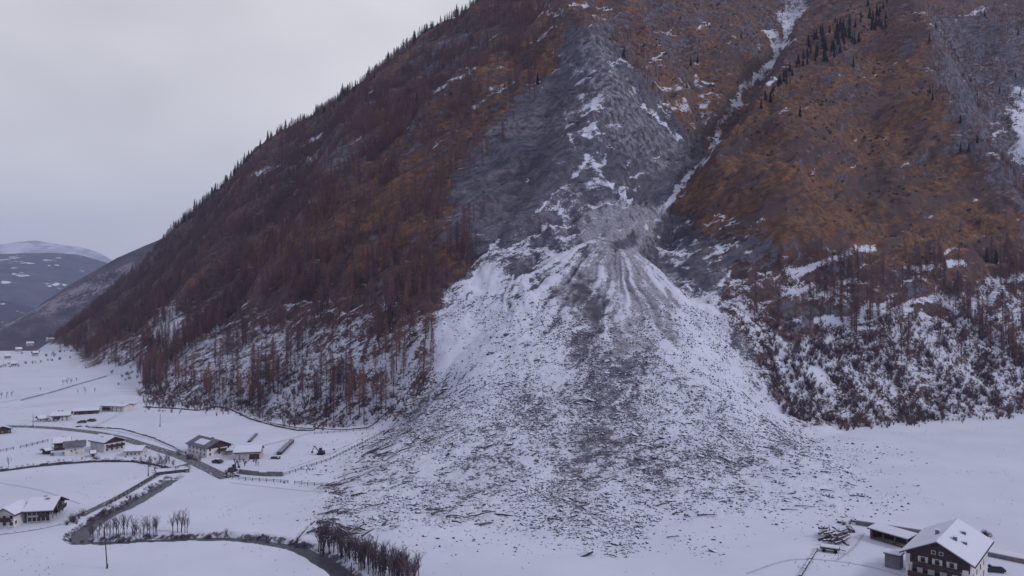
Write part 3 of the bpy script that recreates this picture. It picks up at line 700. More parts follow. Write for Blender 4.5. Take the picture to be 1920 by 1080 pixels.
# near variants (trunk mesh, crown mesh), and far merged shapes
LV = []
for k in range(6):
    t_, c_ = larch_parts(rnd, 170, 8, .0062, crown0=rnd.uniform(.18, .40), rad=rnd.uniform(.15, .20)); LV.append((t_.mesh('trunk', M['bark'], True), c_.mesh('crown', M['larch' if k % 3 else 'larch2'])))
LF = []
for k in range(6):
    t_, c_ = larch_parts(rnd, 110, 8, .0105, crown0=rnd.uniform(.08, .30), sides=4, rad=rnd.uniform(.17, .23)); LF.append(merged('larch_shape', t_, c_, M['bark'], M['larch' if k % 3 else 'larch2']))
SV = []; SF = []
for k in range(4):
    t_, c_ = spruce_parts(rnd, 150); SV.append((t_.mesh('trunk', M['bark']), c_.mesh('crown', M['spruce'])))
    t_, c_ = spruce_parts(rnd, 80); SF.append(merged('spruce_shape', t_, c_, M['bark'], M['spruce']))
BV = []
for k in range(5):
    t_, c_ = bare_parts(rnd, 4, rnd.uniform(.6, .85)); BV.append((t_.mesh('trunk', M['bark'], True), c_.mesh('crown', M['bare'])))
UV = [bush_mesh(rnd).mesh('bare_bush', M['bush']) for _ in range(5)]
UF = [proto('bush_shape', *(lambda b: (b.V, b.F))(bush_mesh(rnd, 22, 3, .05)), [M['bush']]) for _ in range(4)]

def zone(px, py):
    if py > 900: a = 'near the toe of the fan'
    elif py > 740: a = 'halfway down the fan'
    else: a = 'on the steep upper fan'
    b = 'left of' if px < 960 else ('right of' if px > 1260 else 'in')
    return a + ' ' + b + ' the dark stripe'
def place_trees(name, variants, pts, heights, label, cat, group, wide=None):
    firsts = {}
    for q, ((x, y, z), h) in enumerate(zip(pts, heights)):
        k = rnd.randrange(len(variants)); tm, cm = variants[k]
        if k not in firsts:
            r = empty(name); tag(r, label, cat, group)
            for nm, me in (('trunk', tm), ('crown', cm)):
                c = bpy.data.objects.new(nm, me); COL.objects.link(c); c.parent = r
            firsts[k] = r
        else: r = copy_tree(firsts[k])
        r['label'] = label
        if name == 'larch_tree':
            ppx = 960 + x / y * F
            r['label'] = 'tall leafless larch with rusty brown crown in the ' + ('left forest, ' + ('nearest the valley fields' if ppx < 560 else 'close to the debris') if ppx < 1000 else 'right forest above the snowy bushes')
        if name == 'spruce_tree' and 'skyline' in group:
            ppx = 960 + x / y * F
            r['label'] = 'slim dark spruce against the sky on the ' + ('lowest' if ppx < 480 else 'middle' if ppx < 680 else 'highest') + ' third of the left ridge'
        s = (wide[q] if wide is not None else h * rnd.uniform(.85, 1.2))
        r.location = (x, y, z - .2); r.rotation_euler = (0, 0, rnd.uniform(0, 6.28)); r.scale = (s, s, h)

def sample_world(nmax, dmin, dmax, xfun, mask, jitter=6):
    """points uniform on the ground sheet whose spot falls in the mask"""
    yy = np.sqrt(rng.uniform(dmin**2, dmax**2, nmax)); tt = rng.uniform(-.80, .80, nmax)
    xx = tt * yy; zz = ground_z(xx, yy); px = 960 + tt * F; py = YH - (zz - CAM_H) / yy * F
    p = sample(mask, px, py); keep = rng.random(nmax) < p
    # off the valley floor unless asked
    return np.stack([xx, yy, zz], 1)[keep], px[keep], py[keep]

FORM = np.zeros(gx.shape)
def fpaint(poly, v, f):
    global FORM
    m = poly_mask(poly, f); FORM = FORM * (1 - m) + v * m
fpaint([(90,640),(305,450),(560,235),(760,100),(900,0),(1000,-80),(1080,40),(960,180),(860,330),(860,420),(900,490),(830,560),(800,620),(812,700),(800,740),(720,775),(560,795),(470,770),(270,735),(255,680),(160,680)], .80, 8)
fpaint([(620,400),(820,350),(860,300),(900,380),(860,470),(760,500),(640,470)], .28, 25)
fpaint([(820,420),(1000,160),(1070,40),(960,90),(860,260),(760,380)], .30, 25)
fpaint([(270,735),(250,690),(400,700),(520,700),(540,760),(470,770)], .28, 10)
fpaint([(330,640),(810,620),(812,730),(700,775),(560,790),(330,740)], .26, 20)
fpaint([(1130,60),(1240,120),(1380,190),(1440,100),(1480,0),(1450,-80),(1050,-80)], .20, 15)
fpaint([(1140,70),(1180,60),(1270,170),(1310,240),(1270,230),(1200,150)], .7, 5)
fpaint([(1500,100),(1400,200),(1340,300),(1420,280),(1560,160),(1740,60),(1780,250),(1950,450),(2200,400),(2200,-80),(1530,-80)], .32, 15)
fpaint([(1740,60),(1930,0),(2200,100),(2200,500),(1950,520),(1860,380),(1780,260)], .55, 12)
fpaint([(1400,560),(1520,470),(1700,500),(1920,460),(2200,440),(2200,640),(1700,650),(1500,640),(1370,600)], .34, 12)
fpaint([(1650,600),(1920,560),(2200,560),(2200,700),(1700,690)], .40, 12)
fpaint([(1380,620),(1480,640),(1620,660),(1620,720),(1400,700)], .04, 8)
fanp = poly_mask(P_FAN, 2)
FORM = FORM * (1 - fanp)
lp, lx, ly = sample_world(170000, 340, 1420, None, FORM)
# thin to the wanted density: cells of forest are patchy
pat = fbm(lp[:, 0] / 45, lp[:, 1] / 45, 3, 200)
keep = (rng.random(len(lp)) < np.clip(0.40 + 2.0 * pat, 0.04, 1)) & (lp[:, 2] - floor_z(lp[:, 0], lp[:, 1]) > 0.8)
lp = lp[keep]; lx = lx[keep]; ly = ly[keep]
hh = rng.uniform(10, 28, len(lp)) * np.clip(1.10 - (lp[:, 1] / 1500) - .08 * (lp[:, 2] > 60), .55, 1)
upper = (lp[:, 0] > 40) & (ly < 480); hh = np.where(upper, hh * .50, hh)
seen = (lx > -20) & (lx < 1940) & (ly > 0) & (ly < 1100)
size = hh / lp[:, 1] * seen
order = np.argsort(-size); nearn = order[:300]; rest = order[300:]
place_trees('larch_tree', LV, lp[nearn], hh[nearn], 'tall leafless larch with dark trunk and rusty brown crown in the lower mountain forest', 'tree', 'leafless larches of the lower mountain forest')
scatter('larch_forest', lp[rest] - np.array([0, 0, .3]), np.stack([hh[rest] * 1.05, hh[rest] * 1.05, hh[rest]], 1), rng.uniform(0, 6.28, len(rest)), LF, 'rusty brown larch forest covering the mountain slopes')
print('larches', len(lp))
# spruces: the skyline and the upper right
SKY = [(330,433),(345,420),(352,416),(360,405),(372,396),(385,386),(392,382),(405,372),(420,352),(432,342),(446,330),(458,322),(470,312),(490,300),(505,288),(522,272),(540,258),(560,243),(572,236),(588,222),(600,212),(612,204),(622,196),(636,186),(650,176),(662,166),(672,160),(690,146),(706,138),(722,128),(742,116),(760,104),(772,98),(790,84),(805,72),(815,62),(830,50),(846,38),(860,30),(872,24),(890,14),(905,6)]
sp = []; sh = []
for px, py in SKY:
    for q in range(3):
        qx = px + rnd.uniform(-7, 7); i = int(np.clip(round(((qx - 960) / F - ts[0]) / (ts[1] - ts[0])), 0, nc - 1))
        j = int(np.argmin(PY[:, i])) - rnd.randrange(0, 14); d = ds[j]; x = (qx - 960) / F * d
        sp.append((x, d, gz(x, d))); sh.append(rnd.uniform(9, 21))
place_trees('spruce_tree', SV, sp, sh, 'slim dark spruce standing against the sky on the left mountain ridge', 'tree', 'spruces along the left skyline')
sp = []; sh = []
for _ in range(70):
    u = rnd.random(); px = 1520 + u * 130 + rnd.uniform(-25, 25); py = 95 - u * 80 + rnd.uniform(-18, 50) * (1 - .2 * u)
    sp.append(hit(px, py)); sh.append(rnd.uniform(9, 16))
for _ in range(30):
    u = rnd.random(); sp.append(hit(1520 - u * 110 + rnd.uniform(-4, 4), 95 + u * 130 + rnd.uniform(-8, 10))); sh.append(rnd.uniform(7, 12))
place_trees('spruce_tree', SV, sp, sh, 'dark green spruce in the dense stand beside the snow gully at the top right', 'tree', 'spruces beside the snow gully')
sp = []; sh = []
for _ in range(16):
    sp.append(hit(rnd.uniform(1740, 1915), rnd.uniform(20, 300))); sh.append(rnd.uniform(6, 10))
place_trees('spruce_tree', SV, sp, sh, 'dark spruce scattered over the shaded slope at the right edge', 'tree', 'spruces on the right hand slope')
sp = [hit(px, py) for px, py in ((1295,125),(1308,118),(1390,75),(1170,110),(782,190),(1008,160),(1600,130),(1500,220),(1868,495),(1850,492))]
place_trees('spruce_tree', SV, sp, [11] * len(sp), 'lone dark spruce standing on open brown slope', 'tree', 'lone spruces on the brown slopes')

# bushes at the foot of the right slope
BM = poly_mask([(1400,640),(1500,630),(1640,660),(1760,690),(1920,650),(2200,640),(2200,770),(1920,768),(1700,790),(1480,805),(1440,770),(1405,700)], 10)
BM = np.maximum(BM * .9, .45 * poly_mask([(1350,560),(1480,600),(1640,600),(1920,600),(1920,700),(1400,680)], 14))
BM = np.maximum(BM, .5 * poly_mask([(270,700),(540,690),(800,730),(790,780),(560,800),(450,765),(280,760)], 8)) * (1 - poly_mask(P_FAN, 3))
bp_, bx, by = sample_world(110000, 340, 520, None, BM)
k2 = rng.random(len(bp_)) < np.clip(.36 + .9 * fbm(bp_[:, 0] / 12, bp_[:, 1] / 12, 2, 210), .02, 1)
bp_ = bp_[k2]; bx = bx[k2]; by = by[k2]; bh = (1.0 + rng.gamma(1.3, 1.0, len(bp_))).clip(1, 5.5) * np.where(bx > 1200, 1, .8)
vis = (bx > 0) & (bx < 1920); order = np.argsort(-(bh / bp_[:, 1] * vis)); nb_ = order[:30]; rb_ = order[30:]
for q in nb_:
    o = bpy.data.objects.new('bare_bush', UV[rnd.randrange(5)]); COL.objects.link(o)
    s = bh[q]; o.location = bp_[q] - np.array([0, 0, .1]); o.scale = (s * .85, s * .85, s); o.rotation_euler = (0, 0, rnd.uniform(0, 6.28))
    tag(o, 'purple brown leafless bush growing from the snow at the foot of the slope', 'bush', 'leafless bushes at the foot of the slopes')
scatter('brushwood', bp_[rb_], bh[rb_], rng.uniform(0, 6.28, len(rb_)), UF, 'low leafless brushwood in the snow below the forest')
print('bushes', len(bp_))
# heath tufts over the brown slopes
HM = poly_mask(P_RIGHT, 6) * .8 + poly_mask([(1140,60),(1130,0),(1500,0),(1440,100),(1380,190),(1330,290),(1200,150)], 6) * .5
HM = np.clip(HM + .35 * poly_mask([(700,460),(860,330),(1060,60),(960,80),(640,420)], 10), 0, 1)
hp, hx, hy = sample_world(60000, 400, 1200, None, HM)
k2 = rng.random(len(hp)) < np.clip(.10 + .55 * fbm(hp[:, 0] / 30, hp[:, 1] / 30, 3, 230), .01, 1); hp = hp[k2]
tuft = []
for _ in range(3):
    b = MB()
    for k in range(9):
        c = Vector((rnd.uniform(-.5, .5), rnd.uniform(-.5, .5), rnd.uniform(0, .3))); r = rnd.uniform(.25, .5)
        b.tube(c, c + Vector((rnd.uniform(-.2, .2), rnd.uniform(-.2, .2), r * 1.6)), r, r * .2, 5)
    tuft.append(proto('heath_shape', b.V, b.F, [M['heath']]))
scatter('heath', hp, rng.uniform(.5, 1.9, len(hp)) * (hp[:, 1] / 600) ** .5, rng.uniform(0, 6.28, len(hp)), tuft, 'dark tufts of heath and juniper dotting the brown slopes')
print('heath', len(hp))

# ------------------------------------------------------------------ rockfall debris on the fan
def rock_bm(rnd, sub=1):
    bm = bmesh.new(); bmesh.ops.create_icosphere(bm, subdivisions=sub, radius=.5)
    sx, sy, sz = rnd.uniform(.8, 1.3), rnd.uniform(.6, 1.1), rnd.uniform(.5, .9)
    pl = [(Vector((rnd.uniform(-1, 1), rnd.uniform(-1, 1), rnd.uniform(-.2, 1))).normalized(), rnd.uniform(.26, .42)) for _ in range(5)]
    for v in bm.verts:
        c = v.co * rnd.uniform(.85, 1.15)
        for nn, dd in pl:
            e = c.dot(nn) - dd
            if e > 0: c -= nn * e
        v.co = Vector((c.x * sx, c.y * sy, c.z * sz + .12))
    V = [v.co.copy() for v in bm.verts]; Fc = [[v.index for v in f.verts] for f in bm.faces]; bm.free(); return V, Fc
RP = [proto('stone_shape', *rock_bm(rnd, 1), [M['rock']]) for _ in range(7)]
RV = [mesh_np('boulder', *rock_bm(rnd, 2), [M['rock']]) for _ in range(7)]
dens = poly_mask([(835,600),(900,540),(1060,600),(1150,620),(1290,560),(1350,590),(1400,650),(1480,800),(1560,850),(1660,900),(1600,945),(1350,955),(1240,975),(1180,1035),(1080,1015),(950,985),(800,975),(610,985),(630,905),(700,830),(790,770),(820,700)], 14)
dens = dens * (1 - .55 * poly_mask([(820,600),(1000,560),(1010,660),(880,700),(820,680)], 20)) * (1 - .5 * poly_mask([(1290,560),(1400,640),(1480,800),(1400,820),(1320,700)], 20)) * (1 - .35 * poly_mask([(820,720),(960,680),(960,800),(760,840)], 25)) * (1 - .35 * poly_mask([(700,930),(1050,940),(1050,1000),(700,1000)], 10))
dens *= (1 - .5 * poly_mask([(1480,800),(1700,880),(1640,960),(1400,970),(1450,900)], 25))
dens = np.maximum(dens, .10 * poly_mask([(560,890),(700,800),(1500,800),(1740,880),(1700,960),(1200,1070),(700,1040),(580,1000)], 16))
dp, dx, dy = sample_world(290000, 175, 400, None, dens)
g1 = fbm(dp[:, 0] / 7, dp[:, 1] / 7, 3, 300)
g2 = fbm(dp[:, 0] / 30, dp[:, 1] / 55, 3, 301); k2 = rng.random(len(dp)) < np.clip(.58 + 1.3 * g1 + 1.1 * g2, .03, 1); dp = dp[k2]; dx = dx[k2]
dsz = .26 + rng.gamma(1.0, .24, len(dp)); dsz = np.clip(dsz, .26, 2.6)
til = rng.uniform(-.5, .5, (len(dp), 2))
scl = np.stack([dsz * rng.uniform(.8, 1.3, len(dp)), dsz, dsz * rng.uniform(.8, 1.3, len(dp))], 1)
order = np.argsort(-(dsz / dp[:, 1] * ((dx > 0) & (dx < 1920)))); big_ = order[:300]; rs_ = order[300:]
for q in big_:
    o = bpy.data.objects.new('boulder', RV[rnd.randrange(7)]); COL.objects.link(o)
    s = dsz[q] * 1.25; o.location = dp[q] - np.array([0, 0, .1]); o.scale = (s * 1.4, s, s * .75); o.rotation_euler = (rnd.uniform(-.4, .4), rnd.uniform(-.4, .4), rnd.uniform(-.6, .6))
    tag(o, 'dark snow topped boulder ' + zone(dx[q], dy[q]), 'boulder', 'boulders on the rockfall fan')
scatter('debris_stones', dp[rs_], scl[rs_], rng.uniform(0, 6.28, len(rs_)), RP, 'snow dusted rubble covering the rockfall fan', tilt=til[rs_])
print('stones', len(dp))
# crags: rock ribs and ledges standing out of the slopes, tilted with the strata (rising to the right)
def crags(name, mask, nmax, prob, size, mat, label, ang, sd):
    pr = []
    for _ in range(6):
        V_, F_ = rock_bm(rnd, 1); pr.append(proto('crag_shape', V_, F_, [mat]))
    p_, x_, y_ = sample_world(nmax, 340, 1250, None, mask)
    k_ = rng.random(len(p_)) < np.clip(prob + 1.5 * fbm(p_[:, 0] / 38, p_[:, 2] / 14, 3, sd), .02, 1)
    p_ = p_[k_]; n_ = len(p_); z_ = size * (.5 + rng.gamma(1.6, .5, n_)) * (p_[:, 1] / 550) ** .6
    sc_ = np.stack([z_ * rng.uniform(1.5, 4.0, n_), z_ * .8, z_ * rng.uniform(.35, .8, n_)], 1)
    tl = np.stack([rng.uniform(.2, .7, n_), -ang + rng.normal(0, .14, n_)], 1)
    scatter(name, p_ - np.stack([0 * z_, 0 * z_, z_ * .12], 1), sc_, rng.normal(.25, .3, n_), pr, label, tilt=tl); print(name, n_)
RM = poly_mask(P_ROCK, 4) * (1 - poly_mask([(1060,390),(1240,395),(1215,460),(1300,600),(1000,600),(1070,470)], 8))
crags('rock_ledges', np.clip(RM + .8 * poly_mask([(960,430),(1100,380),(1080,470),(1010,520),(900,500)], 6) + .9 * poly_mask([(1230,420),(1420,440),(1380,560),(1290,530)], 8), 0, 1), 60000, .38, 1.5, M['crag'], 'broken grey rock ledges of the bare cliff face', .42, 501)
RB = poly_mask(P_RIGHT, 8) * .5 + .9 * poly_mask([(1740,20),(1930,20),(2100,200),(2100,420),(1900,420),(1790,260)], 12) + .55 * poly_mask([(1140,60),(1130,0),(1500,0),(1440,100),(1380,190),(1330,290),(1200,150)], 8)
RB = np.clip(RB + .5 * poly_mask([(560,300),(640,240),(860,40),(930,40),(860,300),(900,440),(700,480),(480,400)], 12), 0, 1)
crags('slope_outcrops', RB, 70000, .10, 1.5, M['crag_brown'], 'dark rock outcrops showing through the brown slopes', .42, 505)
# logs
lg = []
for k in range(5):
    b = MB(); bend = rnd.uniform(-.03, .03)
    b.tube((-.5, 0, 0), (0, bend, .02), .035, .028, 6); b.tube((0, bend, .02), (.5, 0, 0), .028, .015, 6)
    for _ in range(rnd.randrange(2, 6)):
        u = rnd.uniform(-.3, .5); t = rnd.uniform(0, 6.28); l = rnd.uniform(.03, .10)
        b.tube((u, 0, 0), (u + l, math.cos(t) * l, abs(math.sin(t)) * l), .009, .003, 3)
    lg.append(b.mesh('fallen_log', M['log']))
def log(px, py, L_, ang, r=1.0, label='snow dusted tree trunk washed out among the rockfall debris', group='tree trunks strewn over the rockfall fan', lift=.35, pitch=None):
    x, y, z = hit(px, py); o = bpy.data.objects.new('fallen_log', lg[rnd.randrange(5)]); COL.objects.link(o)
    o.location = (x, y, z + lift); o.scale = (L_, 10 * r, 10 * r)
    dxn = math.cos(ang) * L_ / 2; dyn = math.sin(ang) * L_ / 2
    z1, z0 = gz(x + dxn, y + dyn), gz(x - dxn, y - dyn)
    pt = -math.atan2(z1 - z0, L_) if pitch is None else pitch
    o.rotation_euler = (0, pt, ang); tag(o, ('snow dusted tree trunk ' + zone(px, py)) if px > 760 else ('snow dusted trunk in the tangle beside the stream grove' if py > 960 else 'snow dusted trunk washed to the left edge of the fan ' + ('below the fence end' if py > 905 else 'above the fence end')), 'log', group); return o
EDGE = [(845,690),(820,735),(775,775),(730,800),(690,850),(655,890),(625,925),(605,965),(598,990)]
for _ in range(95):
    u = rnd.uniform(0, len(EDGE) - 1.001); i = int(u); a = u - i
    px = EDGE[i][0] * (1-a) + EDGE[i+1][0] * a + abs(rnd.gauss(0, 32)) - 6; py = EDGE[i][1] * (1-a) + EDGE[i+1][1] * a + rnd.uniform(-6, 14)
    log(px, py, rnd.uniform(1.8, 7.5), rnd.gauss(.85, .7), rnd.uniform(.4, .85))
for cx, cy, s, n_ in ((700,850,16,16),(640,1000,26,34),(625,915,10,10),(832,962,12,9),(800,830,22,10),(880,975,16,6)):
    for _ in range(n_):
        log(cx + rnd.gauss(0, s), cy + rnd.gauss(0, s * .35), rnd.uniform(2, 7), rnd.gauss(.6, 1.0), rnd.uniform(.45, .9), lift=rnd.uniform(.3, 1.2))
for _ in range(40):
    log(rnd.uniform(900, 1560), rnd.uniform(760, 985), rnd.uniform(2, 6), rnd.uniform(-1.5, 1.5), rnd.uniform(.6, .9))
for px, py, l, a in ((1440,790,16,-.9),(1462,812,14,-.95),(1400,745,12,-.8),(1610,932,11,.0),(1510,952,12,-.1),(1480,958,10,.05),(740,990,6,-.05),(905,985,9,.2),(1150,1045,5,-.7),(1260,1010,6,.3)):
    log(px, py, l * .5, a, .5)

# ------------------------------------------------------------------ stream, roads, walls, fences
def ribbon(name, pts, w, mat, z=0.0, label=None, kind='structure', drape=True, thick=0.0):
    P2 = []
    for (x1, y1), (x2, y2) in zip(pts[:-1], pts[1:]):
        n = max(1, int(math.hypot(x2 - x1, y2 - y1) / 3))
        P2 += [(x1 + (x2 - x1) * k / n, y1 + (y2 - y1) * k / n) for k in range(n)]
    P2.append(pts[-1])
    A = np.array(P2); 
    for _ in range(4): A[1:-1] = (A[:-2] + A[1:-1] * 2 + A[2:]) / 4
    Tn = np.gradient(A, axis=0); Tn /= np.linalg.norm(Tn, axis=1)[:, None] + 1e-9; Nn = np.stack([-Tn[:, 1], Tn[:, 0]], 1)
    V = []; Fc = []; m = 5
    for i in range(len(A)):
        for k in range(m):
            p = A[i] + Nn[i] * w * (k / (m - 1) - .5)
            V.append((p[0], p[1], (gz(*p) + z) if drape else z))
    for i in range(len(A) - 1):
        for k in range(m - 1): Fc.append((i*m+k, i*m+k+1, (i+1)*m+k+1, (i+1)*m+k))
    o = bpy.data.objects.new(name, mesh_np(name, V, Fc, [mat], smooth=True)); COL.objects.link(o); tag(o, label, kind=kind); return o
ribbon('stream', STREAM_W, 5.6, M['water'], z=-1.35, drape=False)
ribbon('road', [gw(*p) for p in ((-60,800),(50,800),(110,803),(180,811),(230,822),(290,840),(330,853),(362,865),(395,882),(425,897))], 4.6, M['asphalt'], z=.14)
ribbon('road', [gw(*p) for p in ((362,867),(335,876),(305,884),(275,902),(232,928),(180,953),(150,968))], 2.6, M['asphalt'], z=.14)
ribbon('road', [gw(*p) for p in ((1843,1034),(1880,1041),(1925,1052),(2000,1070))], 3.4, M['asphalt'], z=.14)
ribbon('path', [gw(*p) for p in ((170,803),(210,783),(250,760),(280,742))], 1.8, M['bank'], z=.12)
ribbon('path', [gw(*p) for p in ((0,755),(40,748),(100,735),(150,718),(215,700))], 2.2, M['bank'], z=.12)
ribbon('path', [gw(*p) for p in ((0,1001),(60,995),(100,988),(130,978))], 1.2, M['bank'], z=.12)
ribbon('path', [gw(*p) for p in ((165,802),(220,808),(290,825),(335,845))], 1.0, M['bank'], z=.12)
ribbon('path', [gw(*p) for p in ((490,836),(540,824),(590,810))], 1.3, M['bank'], z=.12)

def wall_line(name, pxs, h, w, mat, label, cat):
    b = MB(); pts = [gw(*p) for p in pxs]
    for (x1, y1), (x2, y2) in zip(pts[:-1], pts[1:]):
        n = max(1, int(math.hypot(x2-x1, y2-y1) / 2.2))
        for k in range(n):
            a = (x1+(x2-x1)*k/n, y1+(y2-y1)*k/n); c = (x1+(x2-x1)*(k+1)/n, y1+(y2-y1)*(k+1)/n)
            hk = h * rnd.uniform(.75, 1.2); za, zc = gz(*a), gz(*c)
            b.beam((a[0], a[1], za + hk/2 - .1), (c[0], c[1], zc + hk/2 - .1), w * rnd.uniform(.8, 1.2), hk)
    o = b.build(name, mat); tag(o, label, cat); return o
wall_line('stone_wall', [(270,764),(330,767),(370,770),(405,763),(430,766),(470,786),(520,800),(560,808),(585,808),(610,790)], .8, .9, M['bank'], 'low dark dry stone wall running along the foot of the left forest', 'wall')
wall_line('stone_wall', [(165,801),(180,802),(230,805),(290,822),(325,838),(342,848)], .6, .6, M['bank'], 'thin dark wall curving above the village road', 'wall')
wall_line('stone_wall', [(0,884),(60,876),(120,870),(180,866),(250,866),(300,873),(325,880)], 1.0, 1.6, M['bank'], 'long dark stone embankment curving below the village houses', 'wall')
wall_line('stone_wall', [(488,790),(560,803),(640,806),(700,802),(740,800)], .5, .6, M['bank'], 'broken low wall between the small field and the debris', 'wall')
wall_line('concrete_wall', [(449,888),(470,891),(500,893),(530,893)], 1.6, .6, M['concrete'], 'brown grey retaining wall under the field beside the barn', 'wall')
wall_line('stone_wall', [(1500,1082),(1512,1062),(1532,1030)], .6, .5, M['bank'], 'short dark kerb wall leading up to the wood pile', 'wall')
def fence(pxs, label, h=1.1, step=2.6):
    r = empty('wooden_fence', (*gw(*pxs[0]), 0)); tag(r, label, 'fence'); bp = MB(); br = MB()
    pts = [gw(*p) for p in pxs]; ox_, oy_ = pts[0]
    for (x1, y1), (x2, y2) in zip(pts[:-1], pts[1:]):
        n = max(1, int(math.hypot(x2-x1, y2-y1) / step)); prev = None
        for k in range(n + 1):
            x = x1+(x2-x1)*k/n; y = y1+(y2-y1)*k/n; z = gz(x, y)
            bp.beam((x-ox_, y-oy_, z - .1), (x-ox_, y-oy_, z + h * rnd.uniform(.9, 1.15)), .16)
            if prev and rnd.random() > .06:
                for q in (.45, .85): br.beam((prev[0]-ox_, prev[1]-oy_, prev[2] + h*q), (x-ox_, y-oy_, z + h*q), .07, .12)
            prev = (x, y, z)
    tag(bp.build('post', M['wood'], r), kind='stuff'); tag(br.build('rail', M['wood'], r), kind='stuff')
fence([(532,892),(575,878),(620,862),(670,838),(715,815)], 'long rail fence climbing from the retaining wall towards the debris')
fence([(424,896),(460,901),(540,906),(615,914)], 'straight low fence across the snowfield ending at the debris')
fence([(300,888),(272,906),(232,930),(200,950)], 'roadside fence beside the lane above the stream')
fence([(0,848),(50,838),(90,828)], 'thin wire fence in the field left of the village')
fence([(590,815),(650,810),(700,806)], 'short fence near the fallen trees above the field')
fence([(40,752),(110,733),(200,706)], 'fence following the upper field track at far left', h=.9)

